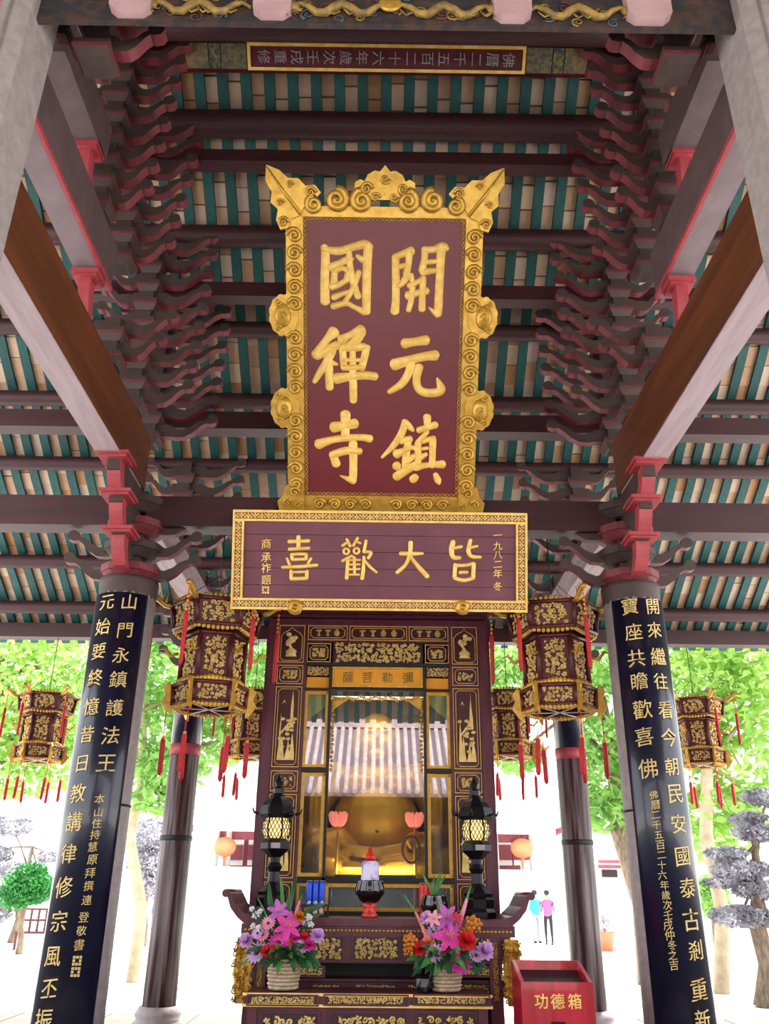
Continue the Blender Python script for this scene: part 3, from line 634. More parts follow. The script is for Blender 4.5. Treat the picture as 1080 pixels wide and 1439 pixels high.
for s_ in (-1, 1):
    for i in range(16):
        v = .12+(PH-.3)*i/15
        if i in (5, 10): continue
        part('scroll', fp.put(sp_side if (i % 2) == (s_ > 0) else sp_side2, s_*(PW/2+.085), v, .015), M_GOLD, t)
    for row, xx in ((443, 395), (573, 397)):
        u, v = fp.hit(xx, row); m = MB(); n = 40; rr = .155
        ring = [((rr+.014*abs(math.sin(6*a)))*math.cos(a)*.9, (rr+.014*abs(math.sin(6*a)))*math.sin(a)*1.25) for a in [2*math.pi*k/n for k in range(n)]]
        m.prism(ring, -.03, .03, axes='xy'); m.merge(spiral(.05, 1.3, .25, 1, 0, .02), Matrix.Translation((-.06, -.13, .03))); m.merge(spiral(.05, 1.3, .25, -1, 0, .02), Matrix.Translation((-.06, .13, .03)))
        m.ball((-.01, 0, .03), (.085, .12, .035), 12); m.merge(spiral(.05, 1.2, .2, 1, 0, .02), Matrix.Translation((-.01, 0, .06)))
        u = -abs(u)+.03
        if s_ > 0: m.v = [(-p[0], p[1], p[2]) for p in m.v]; m.f = [f[::-1] for f in m.f]
        part('medallion', fp.put(m, s_*-u, v, .01), M_GOLD, t)
    # top scrolls
    for (px, py, rp, cw) in ((441, 288, 16, 1), (473, 281, 21, -1), (508, 283, 20, 1)):
        u, v = fp.hit(px, py); r = rp/F_PX*8.2; sp = spiral(r, 1.8, .27, cw*(-s_), math.pi/2, .04, 24, 7)
        part('crest_scroll', fp.put(sp, s_*-u, v, .02), M_GOLD, t)
    # corner leaf
    m = MB(); ring = [(-.02, -.02), (.12, .20), (.16, .16), (.2, .2), (.14, .27), (.05, .26), (-.02, .33), (-.12, .33), (-.2, .4), (-.33, .45), (-.34, .3), (-.28, .2), (-.29, .1), (-.22, .04), (-.24, -.06), (-.2, -.15), (-.12, -.13), (-.1, -.05)]
    m.prism(ring, -.03, .035, axes='xy'); m.tube([(0, 0, .04), (-.16, .2, .05), (-.33, .44, .04)], [.02, .016, .006], 6)
    for (a, b, r) in ((.1, .2, .07), (-.17, -.08, .07), (-.1, .27, .05), (-.2, .1, .05)): m.merge(spiral(r, 1.4, .25, 1, 0, .03, 14, 5), Matrix.Translation((a, b, .035)))
    if s_ > 0: m.v = [(-p[0], p[1], p[2]) for p in m.v]; m.f = [f[::-1] for f in m.f]
    part('corner_leaf', fp.put(m, s_*(PW/2+.02), PH+.02, .01), M_GOLD, t)
    # bottom corner fan
    m = MB(); ring = [(0, -.17), (0, .02), (-.1, .14), (-.2, .1), (-.22, .0), (-.28, -.06), (-.26, -.17)]; m.prism(ring, -.03, .03, axes='xy')
    for (a, b, r) in ((-.1, .04, .07), (-.18, -.07, .06), (-.06, -.1, .05)): m.merge(spiral(r, 1.4, .25, 1, 0, .03, 14, 5), Matrix.Translation((a, b, .03)))
    if s_ > 0: m.v = [(-p[0], p[1], p[2]) for p in m.v]; m.f = [f[::-1] for f in m.f]
    part('corner_fan', fp.put(m, s_*PW/2, 0, .01), M_GOLD, t)
    for i in range(4):
        part('scroll', fp.put(sp_side if i % 2 else sp_side2, s_*(.16+.16*i), -.085, .015, 0, .85, .85), M_GOLD, t)
m = MB(); ring = [(-.32, .14)]+[(-.3+.0*k, .2) for k in range(1)]+[(-.29, .3), (-.24, .33), (-.2, .31), (-.17, .37), (-.1, .41), (-.05, .40), (0, .46), (.05, .40), (.1, .41), (.17, .37), (.2, .31), (.24, .33), (.29, .3), (.3, .2), (.32, .14)]
m.prism(ring, -.03, .04, axes='xy')
for (a, b, r) in ((-.18, .24, .08), (.18, .24, .08), (0, .33, .06), (-.09, .16, .06), (.09, .16, .06)): m.merge(spiral(r, 1.4, .24, 1 if a < 0 else -1, 0, .03, 16, 6), Matrix.Translation((a, b, .04)))
part('crest', fp.put(m, 0, PH+.02, .0), M_GOLD, t)
for u in (-.55, .55):
    a, b = fp.p(u, PH*.93, -.06), Vector((u, PY[1]+.1, TZ[1]+.05)); q = MB(); q.tube([a, b], .012, 6); part('hanging_rod', q, M_DARK, t)
    a, b = fp.p(u, -.02, -.05), Vector((u, YM-.13, ZB+.12)); q = MB(); q.tube([a, b], .016, 6); part('support_rod', q, M_DARK, t)
# ------------------------------------------------------------------ the horizontal plaque
ht, hb = atY(535, 720, 7.80), atY(533, 857, 8.12)
fh = Fr((-.035, hb.y, hb.z), V=(0, ht.y-hb.y, ht.z-hb.z)); HH = (ht-hb).length; u0 = fh.hit(327, 800)[0]; u1 = fh.hit(739, 800)[0]
t = thing('horizontal_plaque', 'wide dark red plaque with four gold characters above the shrine', 'plaque', fh.o)
M_PL = mat('worn_red_board', '#5a2030', .45, col2='#6d3542', scale=2.6, contrast=(.3, .8))
b_ = .098; np_ = 5
for i in range(np_):
    v0 = b_*.7+(HH-1.4*b_)*i/np_; v1 = b_*.7+(HH-1.4*b_)*(i+1)/np_; q = MB(); q.span((u0+.07, v0+.0022, -.05), (u1-.07, v1-.0022, .0)); part('plank', fh.put(q), M_PL, t)
q = MB(); q.span((u0+.05, .05, -.07), (u1-.05, HH-.05, -.045)); part('backing', fh.put(q), M_DARK, t)
for nm, a in (('frame_rail', (u0, 0, u1, b_)), ('frame_rail', (u0, HH-b_, u1, HH)), ('frame_stile', (u0, b_, u0+b_, HH-b_)), ('frame_stile', (u1-b_, b_, u1, HH-b_))):
    q = MB(); q.span((a[0], a[1], -.06), (a[2], a[3], .018)); part(nm, fh.put(q), M_GOLDL, t)
def fret(ua, va, ub, vb):
    m = MB(); L = max(ub-ua, vb-va); hor = (ub-ua) > (vb-va); w = min(ub-ua, vb-va); c = w*.82; n = int(L/c); st = L/n; th = .009
    for i in range(n):
        s0 = (i+.5)*st; k = 1 if i % 2 else -1
        bars = [(-.5, 0, .16, .0), (.0, .0, .5, 45*k), (.28, .28*k, .3, 45*k), (-.28, -.28*k, .3, 45*k), (.25, -.25*k, .22, -45*k), (-.25, .25*k, .22, -45*k), (0, .5, .7, 0), (0, -.5, .7, 0)]
        for (bu, bv, bl, ang) in bars:
            pu, pv = s0+bu*st, w/2+bv*w*.66; l = bl*st*1.25
            R = Matrix.Rotation(math.radians(ang), 3, 'Z'); q = MB(); q.box((0, 0, 0), (l, th, .004), M=R); vv = []
            for p in q.v:
                a, b = pu+p[0], pv+p[1]; vv.append((ua+a, va+b, .019+p[2]) if hor else (ua+b, va+a, .019+p[2]))
            m.add(vv, q.f)
    return m
fm = MB()
for a in ((u0, 0, u1, b_), (u0, HH-b_, u1, HH), (u0, b_, u0+b_, HH-b_), (u1-b_, b_, u1, HH-b_)): part('fret_pattern', fh.put(fret(a[0]+.008, a[1]+.008, a[2]-.008, a[3]-.008)), M_REDTXT, t)
part('inner_bead', frame_box(fh, u0+b_-.006, b_-.006, u1-b_+.006, HH-b_+.006, .012, 0, .028), M_GOLDL, t)
part('outer_bead', frame_box(fh, u0-.008, -.008, u1+.008, HH+.008, .014, -.05, .028), M_GOLDL, t)
for ks, org in ((K_XI, (380, 740)), (K_HUAN, (380, 740)), (K_DA, (540, 740)), (K_JIE, (540, 740))): part('character', brush(fh, ks, org, 6.75, .012, .001), M_GOLDL, t)
for txt, px, rows, sz in (('一九八二年冬', 699, [752, 767, 780, 793, 806, 824], .095), ('商承祚題', 374, [764, 783, 798, 815], .105)):
    for ch, r_ in zip(txt, rows): u, v = fh.hit(px, r_); part('character', fh.put(glyph_mb(ch, sz, .004), u, v, .004), M_GOLDL, t)
u, v = fh.hit(373, 829); q = MB()
for a in range(3):
    for b2 in range(3):
        if (a, b2) != (1, 1): q.box((u+(a-1)*.026, v+(b2-1)*.026, .004), (.019, .019, .006))
part('seal_mark', fh.put(q), M_GOLDL, t)
for u in (-1.1, 1.05):
    a, b = fh.p(u, HH*.9, -.05), Vector((u, YM-.1, ZB+.05)); q = MB(); q.tube([a, b], .014, 6); part('hanging_rod', q, M_DARK, t)
for px in (415, 649):
    u, v = fh.hit(px, 853); q = MB(); q.lathe([(.075, 0), (.08, .02), (.05, .05), (.03, .055), (.03, .035), (0, .03)], (0, 0, 0), 18)
    q.v = [(p[0]*(1+.12*math.sin(4*math.atan2(p[1], p[0]))), p[1], p[2]) for p in q.v]; part('boss', fh.put(q, u, v, .0), M_GOLD, t)
# ------------------------------------------------------------------ the shrine cabinet
YS = 9.5
def ZS(row, Y=YS): return CAM.z+row_t(row, 531)*Y
M_CAB = mat('maroon_lacquer', '#4c1426', .42, col2='#5c2234', scale=4, stretch=(3, 3, .5), bump=.05)
M_CABD = mat('dark_maroon_field', '#33101a', .45)
M_PANEL = mat('panel_field', '#3b0f18', .4, col2='#47161f', scale=5)
M_OCHRE = mat('orange_silk', '#e39a22', .7, col2='#d98c1c', scale=5)
M_YCLOTH = mat('yellow_green_silk', '#b9a83a', .75, col2='#7f9a4a', scale=3)
M_BUD = mat('buddha_gold', '#d6a52e', .5, .35, col2='#c29024', scale=5)
def glass_mat(refl):
    m = bpy.data.materials.new('pane_glass'); m.use_nodes = True; N = m.node_tree.nodes; L = m.node_tree.links; N.remove(N['Principled BSDF'])
    tr = N.new('ShaderNodeBsdfTransparent'); gl = N.new('ShaderNodeBsdfGlossy'); gl.inputs['Roughness'].default_value = .01; mx = N.new('ShaderNodeMixShader')
    tr.inputs['Color'].default_value = (.93, .95, .94, 1); mx.inputs['Fac'].default_value = refl
    L.new(tr.outputs[0], mx.inputs[1]); L.new(gl.outputs[0], mx.inputs[2]); L.new(mx.outputs[0], N['Material Output'].inputs['Surface']); return m
M_GLASS = glass_mat(.22)
cx0 = -.015
fs = Fr((cx0, YS, 0)); ztop = ZS(862); zc = ZS(878); xo = 1.245
sh = thing('shrine_cabinet', 'maroon shrine cabinet with gilded panels and glass front holding the golden statue', 'shrine', (cx0, YS, 0))
def sspan(name, a, b, m): q = MB(); q.span(a, b); return part(name, fs.put(q), m, sh)
# body: u, v, n (n towards the viewer)
for s_ in (-1, 1):
    sspan('side_wall', (s_*xo, .0, -1.5), (s_*(xo-.05), ztop, -.05), M_CAB)
    sspan('front_stile', (s_*xo, .0, -.05), (s_*1.145, zc, .03), M_CAB)
    q = MB(); q.span((s_*(xo+.03), .0, -.06), (s_*(xo-.01), ztop-.02, .0)); part('corner_moulding', fs.put(q), M_CAB, sh)
    sspan('mullion', (s_*.835, ZS(1285), -.04), (s_*.805, ZS(902), .02), M_CAB)
    sspan('mullion', (s_*.545, ZS(1285), -.04), (s_*.515, ZS(936), .03), M_DARK)
sspan('back_wall', (-xo, 0, -1.5), (xo, ztop, -1.45), M_CABD)
sspan('cabinet_floor', (-xo, ZS(1239), -1.45), (xo, ZS(1236), -.03), M_CABD)
sspan('cabinet_top', (-xo, ztop-.06, -1.5), (xo, ztop, -.0), M_CAB)
sspan('lower_body', (-1.145, 0, -.1), (1.145, ZS(1284), .0), M_CAB)
q = MB(); q.span((-xo-.02, ztop-.02, -.1), (xo+.02, ztop+.1, .06)); part('cornice', fs.put(q), M_CAB, sh)
q = MB(); q.span((-xo, zc-.02, -.05), (xo, zc+.05, .04)); part('cornice_moulding', fs.put(q), M_CAB, sh)
sspan('top_rail', (-1.145, ZS(903), -.04), (1.145, zc, .0), M_CAB)
sspan('rail', (-.82, ZS(937), -.04), (.82, ZS(933), .03), M_DARK)
sspan('rail', (-.82, ZS(971), -.04), (.82, ZS(968), .025), M_DARK)
sspan('rail', (-.82, ZS(1241), -.04), (.82, ZS(1234), .03), M_DARK)
sspan('rail', (-1.145, ZS(1288), -.04), (1.145, ZS(1281), .03), M_DARK)
for s_ in (-1, 1): sspan('rail', (s_*.82, ZS(1086), -.04), (s_*.53, ZS(1080), .025), M_DARK); sspan('panel_backing', (s_*1.145, ZS(1284), -.04), (s_*.82, zc, -.005), M_CAB)
def octo(w, h, c):
    return [(-w/2+c, -h/2), (w/2-c, -h/2), (w/2, -h/2+c), (w/2, h/2-c), (w/2-c, h/2), (-w/2+c, h/2), (-w/2, h/2-c), (-w/2, -h/2+c)]
def ogee(w, h): return [(-w/2+.03, -h/2), (w/2-.03, -h/2), (w/2, -h/2+.03), (w/2, h*.22), (w*.36, h*.33), (w*.1, h*.42), (0, h/2), (-w*.1, h*.42), (-w*.36, h*.33), (-w/2, h*.22), (-w/2, -h/2+.03)]
def relief(kind, w, h, seed):
    rn = random.Random(seed); m = MB()
    if kind == 'flower':
        m = carve(w*.8, h*.7, seed, .75)
    elif kind == 'vase':
        m.lathe([(.0, 0), (w*.3, .0), (w*.24, h*.08), (w*.3, h*.16), (w*.12, h*.26), (0, h*.28)], (0, 0, 0), 12); m.v = [(p[0], p[2]-h*.4, max(0, p[1])*.3) for p in m.v]
        m.tube([(0, -h*.15, .01), (-.03, .0, .015), (.02, h*.15, .01), (-.01, h*.28, .01)], [.02, .016, .012, .006], 5)
        for i in range(9):
            a = rn.uniform(0, 6.28); m.ball((rn.uniform(-.28, .28)*w, h*rn.uniform(-.05, .3), .01), (.035, .03, .015), 6)
    elif kind == 'items':
        n = max(3, int(w/.13))
        for i in range(n):
            u = (-.5+(i+.5)/n)*w*.82; k = rn.random()
            if k < .5: m.lathe([(.012, -.04), (.03, -.02), (.034, .01), (.016, .03), (.02, .042), (0, .042)], (u, 0, 0), 8)
            else: m.lathe([(.012, -.04), (.02, -.03), (.01, -.005), (.012, .01), (.034, .02), (.034, .036), (0, .038)], (u, 0, 0), 8)
        m.v = [(p[0], p[2], abs(p[1])*.4+.002) for p in m.v]
    else:
        for i, (u, b, t, wd) in enumerate(((-.33, -.45, .18, .2), (.22, -.02, .47, .22), (-.2, -.45, -.08, .3), (.3, -.45, -.1, .26), (.1, -.45, -.2, .3), (-.05, -.1, .12, .5))):
            if i == 5:
                m.prism([(-.3*w, -.08*h), (-.28*w, -.11*h), (.3*w, .09*h), (.3*w, .13*h)], 0, .012, axes='xy'); continue
            ring = [((u-wd/2)*w, b*h)]+[((u-wd/2*(1-f)+rn.uniform(-.03, .03))*w, (b+(t-b)*f)*h) for f in (.3, .6, .85)]+[(u*w, t*h)]+[((u+wd/2*(1-f)+rn.uniform(-.03, .03))*w, (b+(t-b)*f)*h) for f in (.85, .6, .3)]+[((u+wd/2)*w, b*h)]
            m.prism(ring, 0, .014+.003*i, axes='xy')
        for i in range(16): m.ball((rn.uniform(-.38, .38)*w, rn.uniform(-.42, .1)*h, .012), (.03, .022, .018), 6)
        m.prism([(-.3*w, .3*h), (-.2*w, .36*h), (-.1*w, .3*h), (-.2*w, .33*h)], 0, .012, axes='xy')
    return m
def line_ring(ring, r=.004):
    m = MB(); m.tube([(a, b, .008) for a, b in ring]+[(ring[0][0], ring[0][1], .008)], r, 4); return m
def spanel(u0, u1, r0, r1, kind, seed):
    z0, z1 = ZS(r1), ZS(r0); w, h = abs(u1-u0), z1-z0; u, v = (u0+u1)/2, (z0+z1)/2
    ring = ogee(w-.06, h-.05) if kind == 'vase' else octo(w-.07, h-.06, .03)
    q = MB(); q.prism(ring, -.004, .004, axes='xy'); pn = part('panel', fs.put(q, u, v, .002), M_PANEL, sh)
    m = frame_box(Fr((0, 0, 0), V=(0, 1, 0)), -w/2+.004, -h/2+.004, w/2-.004, h/2-.004, .006, 0, .012); m.merge(line_ring(ring))
    part('gold_line', fs.put(m, u, v, .003), M_GOLDL, pn); part('gilded_relief', fs.put(relief(kind, w-.08, h-.07, seed), u, v, .008), M_GOLDP, pn)
sd_ = 0
for s_ in (-1, 1):
    for r0, r1, kd in ((880, 933, 'vase'), (936, 963, 'flower'), (966, 1080, 'landscape'), (1084, 1114, 'flower'), (1117, 1236, 'landscape'), (1240, 1280, 'flower')):
        sd_ += 1; spanel(s_*1.14, s_*.84, r0, r1, kd, 100+sd_)
    spanel(s_*.81, s_*.35, 880, 901, 'items', 130+sd_); spanel(s_*.81, s_*.535, 905, 932, 'flower', 140+sd_)
spanel(-.335, .335, 880, 901, 'items', 150)
def carved(name, u0, u1, r0, r1, seed, parent=sh, n=.0, back=True):
    z0, z1 = ZS(r1), ZS(r0); w, h = u1-u0, z1-z0
    q = MB(); q.box((0, 0, -.006), (w, h, .012)); pn = part(name, fs.put(q, (u0+u1)/2, (z0+z1)/2, n), M_CABD, parent)
    part('gilded_carving', fs.put(carve(w, h, seed, 2.4), (u0+u1)/2, (z0+z1)/2, n+.004), M_GOLDP, pn)
carved('carved_panel', -.51, .51, 904, 932, 7, n=.01)
for s_ in (-1, 1): carved('carved_panel', *sorted((s_*.80, s_*.55)), 938, 951, 9+s_, n=.012)
# silk banners with the title
z0, z1 = ZS(966), ZS(938); q = MB(); q.span((-.49, z0+.02, -.01), (.49, z1-.02, 0)); bn = part('silk_banner', fs.put(q, 0, 0, .005), M_OCHRE, sh)
for ch, px in zip('薩菩勒彌', (489, 516, 544, 573)):
    u = fs.hit(px, 952)[0]; part('character', fs.put(glyph_mb(ch, .13, .003), u, (z0+z1)/2, .008), mat('title_ink', '#6a5a1c', .6) if ch == '薩' else bpy.data.materials['title_ink'], bn)
part('lace_border', fs.put(frame_box(Fr((0, 0, 0), V=(0, 1, 0)), -.51, z0, .51, z1, .022, 0, .02)), M_GOLD, bn)
for s_ in (-1, 1):
    q = MB(); q.span((s_*.80, ZS(972), -.03), (s_*.55, ZS(952), -.02)); part('silk_banner', fs.put(q), M_OCHRE, sh)
    # drape behind the side pane
    m = MB(); n = 8; vs = []
    for i in range(n+1):
        f = i/n; u = .80-.25*f; zz = ZS(1012)+(ZS(985)-ZS(1012))*f if s_ > 0 else ZS(1014)+(ZS(990)-ZS(1014))*f
        for z in (ZS(972), zz): vs.append((s_*u, z, -.05-.015*math.cos(i*1.6)))
    vs += [(p[0], p[1], p[2]-.006) for p in vs]; k = 2*(n+1)
    m.add(vs, [(2*i, 2*i+1, 2*i+3, 2*i+2) for i in range(n)]+[(k+2*i+2, k+2*i+3, k+2*i+1, k+2*i) for i in range(n)], 0, True); part('silk_drape', fs.put(m), M_YCLOTH, sh)
# panes with gilt lace round them
def pane(u0, u1, r0, r1, lace=.03, gold=M_GOLD):
    z0, z1 = ZS(r1), ZS(r0); q = MB(); q.span((u0, z0, -.012), (u1, z1, -.008)); pn = part('pane', fs.put(q), M_GLASS, sh)
    if lace:
        m = frame_box(Fr((0, 0, 0), V=(0, 1, 0)), u0, z0, u1, z1, lace, -.008, .004)
        nb = int(2*((u1-u0)+(z1-z0))/.035)
        for i in range(nb):
            s = i/nb*2*((u1-u0)+(z1-z0)); W_, H_ = u1-u0, z1-z0
            if s < W_: c = (u0+s, z0+lace/2)
            elif s < W_+H_: c = (u1-lace/2, z0+s-W_)
            elif s < 2*W_+H_: c = (u1-(s-W_-H_), z1-lace/2)
            else: c = (u0+lace/2, z1-(s-2*W_-H_))
            m.box((c[0], c[1], .006), (.02, .02, .008), M=Matrix.Rotation(.78*(i % 2), 3, 'Z'))
        part('gilt_lace', fs.put(m), gold, pn)
    return pn
pc = pane(-.515, .515, 972, 1234, 0)
for s_ in (-1, 1):
    pane(*sorted((s_*.805, s_*.545)), 973, 1079); pane(*sorted((s_*.805, s_*.545)), 1087, 1233, .036)
pane(-.51, .805, 1242, 1281, .035); pane(-.805, -.55, 1242, 1281, .03)
# carved lace hanging over the middle pane
m = MB(); rn = random.Random(21)
for i in range(26):
    u = -.5+i/25; z = ZS(977)-.02-.03*abs(math.sin(i*.8)); m.merge(spiral(.032, 1.3, .28, 1 if i % 2 else -1, rn.uniform(0, 6), .015, 8, 4), Matrix.Translation((u, z, 0)))
for s_ in (-1, 1):
    for i in range(18):
        z = ZS(982)-i*(ZS(982)-ZS(1082))/17; m.merge(spiral(.026, 1.2, .28, s_, rn.uniform(0, 6), .012, 8, 4), Matrix.Translation((s_*(.49-.0*i), z, 0)))
    m.prism([(s_*.5, ZS(980)), (s_*.5, ZS(999)), (s_*.3, ZS(981))][::s_], -.006, .004, axes='xy')
part('gilt_lace', fs.put(m, 0, 0, .0), M_GOLD, pc)
# gauze behind the bottom pane
sspan('pale_backing', (-.80, ZS(1284), -.06), (.80, ZS(1240), -.045), mat('pale_gauze', '#8d8f92', .8, col2='#9ea0a4', scale=3))
# ------------------------------------------------------------------ the golden statue (one continuous body)
def statue():
    m = MB(); Yb = 10.25
    def e(x, y, z, rx, ry, rz, rot=None): m.ball((x, Yb+y, z), (rx, ry, rz), 20, M=rot)
    e(0, 0, 2.26, .50, .42, .46); e(0, .08, 2.66, .50, .34, .30); e(-.2, -.16, 2.70, .23, .14, .10); e(.2, -.16, 2.70, .23, .14, .10)
    e(0, .1, 2.95, .2, .18, .18); e(0, .05, 3.22, .25, .24, .29); e(-.09, -.13, 3.13, .12, .1, .1); e(.09, -.13, 3.13, .12, .1, .1); e(0, -.2, 3.2, .04, .05, .06); e(0, -.13, 3.0, .13, .09, .07)
    e(-.26, .06, 3.16, .04, .07, .17); e(.26, .06, 3.16, .04, .07, .17); e(-.09, -.18, 3.27, .07, .04, .025); e(.09, -.18, 3.27, .07, .04, .025)
    for s_ in (-1, 1):
        e(s_*.50, .1, 2.72, .23, .22, .23); m.tube([(s_*.56, Yb+.1, 2.72), (s_*.70, Yb-.02, 2.42), (s_*.72, Yb-.15, 2.15)], [.19, .17, .13], 14)
    m.tube([(.72, Yb-.15, 2.15), (.62, Yb-.36, 2.06), (.46, Yb-.46, 2.07)], [.13, .11, .08], 12); e(.42, -.48, 2.07, .1, .09, .08)
    m.tube([(-.72, Yb-.15, 2.15), (-.68, Yb-.34, 2.0), (-.6, Yb-.44, 1.96)], [.13, .11, .08], 12); e(-.58, -.48, 1.95, .1, .09, .08)
    for k, (fx, fz) in enumerate(((.36, 2.11), (.34, 2.08), (.35, 2.04), (.37, 2.01))): m.tube([(.42, Yb-.5, fz), (fx, Yb-.57, fz-.01), (fx+.02, Yb-.6, fz-.04)], [.028, .026, .02], 6)
    for k in range(4): m.tube([(-.6+.045*k, Yb-.5, 1.93), (-.61+.05*k, Yb-.58, 1.9), (-.6+.05*k, Yb-.6, 1.86)], [.028, .026, .02], 6)
    # folded leg (right of view) and raised leg (left)
    m.tube([(.1, Yb+.05, 1.92), (.5, Yb-.12, 1.93), (.78, Yb-.2, 1.86)], [.26, .24, .2], 14); m.tube([(.78, Yb-.25, 1.84), (.4, Yb-.45, 1.80), (.05, Yb-.5, 1.79)], [.18, .14, .1], 12)
    m.tube([(-.1, Yb, 1.9), (-.45, Yb-.2, 2.0), (-.72, Yb-.3, 1.95)], [.25, .22, .19], 14); m.tube([(-.7, Yb-.32, 1.95), (-.5, Yb-.45, 1.86), (-.3, Yb-.5, 1.80)], [.17, .13, .09], 12)
    e(-.24, -.54, 1.79, .13, .09, .06); e(.02, -.55, 1.79, .12, .08, .06)
    for k in range(5): e(-.33+.045*k, -.62, 1.785, .024, .03, .022)
    # robe: roll below the belly and fanned folds
    m.tube([(-.55, Yb-.22, 2.1), (-.3, Yb-.42, 1.98), (0, Yb-.47, 1.95), (.3, Yb-.42, 2.0), (.56, Yb-.2, 2.14)], .045, 8)
    m.tube([(-.5, Yb-.2, 2.02), (-.2, Yb-.45, 1.91), (.1, Yb-.48, 1.9), (.35, Yb-.4, 1.95)], .04, 8)
    for k in range(7):
        a = k/6; m.tube([(.1+.1*a, Yb-.44, 1.95), (.2+.35*a, Yb-.5+.06*a, 1.88-.02*(1-a)), (.22+.62*a, Yb-.54+.12*a, 1.75+.05*a)], [.02, .03, .024], 6)
        m.tube([(-.14, Yb-.44, 1.94), (-.3-.2*a, Yb-.45, 1.95-.04*a), (-.45-.28*a, Yb-.45+.1*a, 1.80+.1*a)], [.018, .026, .02], 6)
    for s_ in (-1, 1):
        for k in range(4): m.tube([(s_*(.42+.07*k), Yb-.14+.03*k, 2.86-.02*k), (s_*(.56+.06*k), Yb-.22, 2.5), (s_*(.58+.05*k), Yb-.28, 2.12)], .03, 6)
    m.tube([(.86*math.cos(a), Yb-.1+.42*math.sin(a), 1.74) for a in [i*math.pi/12 for i in range(25)]], .05, 6)
    e(0, -.03, 1.76, .85, .45, .08)
    return m
st = statue(); me = st.mesh('golden_statue', M_BUD, (0, 10.25, 1.7)); ob = link('tmp', me); md = ob.modifiers.new('r', 'REMESH'); md.mode = 'VOXEL'; md.voxel_size = .017; md.use_smooth_shade = True
ms = ob.modifiers.new('s', 'SMOOTH'); ms.iterations = 4; ms.factor = .5
dg = bpy.context.evaluated_depsgraph_get(); dg.update(); me2 = bpy.data.meshes.new_from_object(ob.evaluated_get(dg)); bpy.data.objects.remove(ob)
me2.materials.clear(); me2.materials.append(M_BUD)
for p in me2.polygons: p.use_smooth = True
bud = thing('golden_statue', 'golden seated statue with a round bare belly inside the shrine', 'statue', (cx0, 10.25, ZS(1237, 9.5)))
bo = link('body', me2, bud); bo.location = (0, 0, 1.7-ZS(1237, 9.5)+.02); bo.scale = (1, 1, 1)
q = MB(); q.ball((-.0, 9.835, 2.17), (.022, .012, .014), 8); part('navel', q, M_DARK, bud)
M_BEAD = mat('prayer_beads', '#4a2012', .3)
q = MB()
for i in range(30):
    a = i/30*2*math.pi; q.ball((.36+.09*math.cos(a), 9.62, 1.98+.13*math.sin(a)), .019, 6)
part('bead_string', q, M_BEAD, bud)
M_LOTUS = mat('pink_lotus_lamp', '#d2543f', .5, emit=((1, .30, .22, 1), .5))
for x_, sdn in ((-.42, 'left'), (.40, 'right')):
    lt = thing('lotus_lamp', 'glowing pink lotus lamp on a stem to the %s of the statue belly' % sdn, 'lamp', (x_, 9.66, ZS(1236)), 'lotus lamps')
    zl = ZS(1150)
    q = MB(); q.tube([(x_, 9.66, ZS(1236)), (x_, 9.66, zl-.08)], .012, 8); part('stem', q, M_GOLD, lt)
    for k in range(10):
        a = k*.628; q = MB(); q.ball((x_+.055*math.cos(a), 9.66+.055*math.sin(a), zl), (.045, .018, .085), 8, M=Matrix.Rotation(a, 3, 'Z') @ Matrix.Rotation(.35, 3, 'Y')); part('petal', q, M_LOTUS, lt)
# ------------------------------------------------------------------ altar table
YA = 8.55
fa = Fr((0, YA, 0)); 
def ZA(row, Y=YA): return CAM.z+row_t(row, 528)*Y
za = ZA(1291); al = thing('altar_table', 'maroon altar table with gilded carvings and upturned ends before the shrine', 'altar', (0, YA, 0))
ul, ur = fa.hit(330, 1300)[0], fa.hit(732, 1300)[0]
q = MB(); n = 8; prof = [(ul-.10, za+.22), (ul-.13, za+.205), (ul-.12, za+.18), (ul-.085, za+.175), (ul-.05, za+.08), (ul+.02, za+.0), (ul+.1, za-.06), (ur-.1, za-.06), (ur-.02, za), (ur+.05, za+.08), (ur+.085, za+.175), (ur+.12, za+.18), (ur+.13, za+.205), (ur+.10, za+.22), (ur+.06, za+.2), (ur+.01, za+.11), (ur-.08, za+.03), (ur-.2, za), (ul+.2, za), (ul+.08, za+.03), (ul-.01, za+.11), (ul-.06, za+.2)]
q.prism(prof, YA-.03, YA+.8, axes='xz'); part('table_top', q, M_CAB, al)
for s_, ux in ((-1, ul), (1, ur)):
    q = MB(); q.tube([(ux+s_*.1, YA-.035, za+.2), (ux+s_*.1, YA+.8, za+.2)], .035, 12); part('end_roll', q, M_CAB, al)
q = MB(); q.span((ul+.06, YA, ZA(1316)), (ur-.06, YA+.78, za-.05)); part('apron', q, M_CAB, al)
q = MB()
for i in range(70): q.ball((ul+.1+(ur-ul-.2)*i/69, YA-.006, ZA(1308)), (.016, .012, .012), 6)
part('bead_row', q, M_GOLD, al)
q = MB(); q.span((ul+.1, YA+.02, ZA(1354)), (ur-.1, YA+.75, ZA(1314))); part('drawer_case', q, M_CAB, al)
def apanel(name, x0, x1, r0, r1, seed, Y, par, dens=1.3):
    f = Fr((0, Y, 0)); a, b = f.hit(x0, r1), f.hit(x1, r0); w, h = b[0]-a[0], b[1]-a[1]; c = ((a[0]+b[0])/2, (a[1]+b[1])/2)
    q = MB(); q.box((0, 0, -.004), (w, h, .014)); pn = part(name, f.put(q, c[0], c[1]), M_CABD, par)
    part('gilded_carving', f.put(carve(w*.96, h*.92, seed, dens), c[0], c[1], .003), M_GOLDP, pn)
    part('moulding', f.put(frame_box(Fr((0, 0, 0), V=(0, 1, 0)), -w/2-.012, -h/2-.012, w/2+.012, h/2+.012, .012, 0, .012), c[0], c[1]), M_CAB, pn)
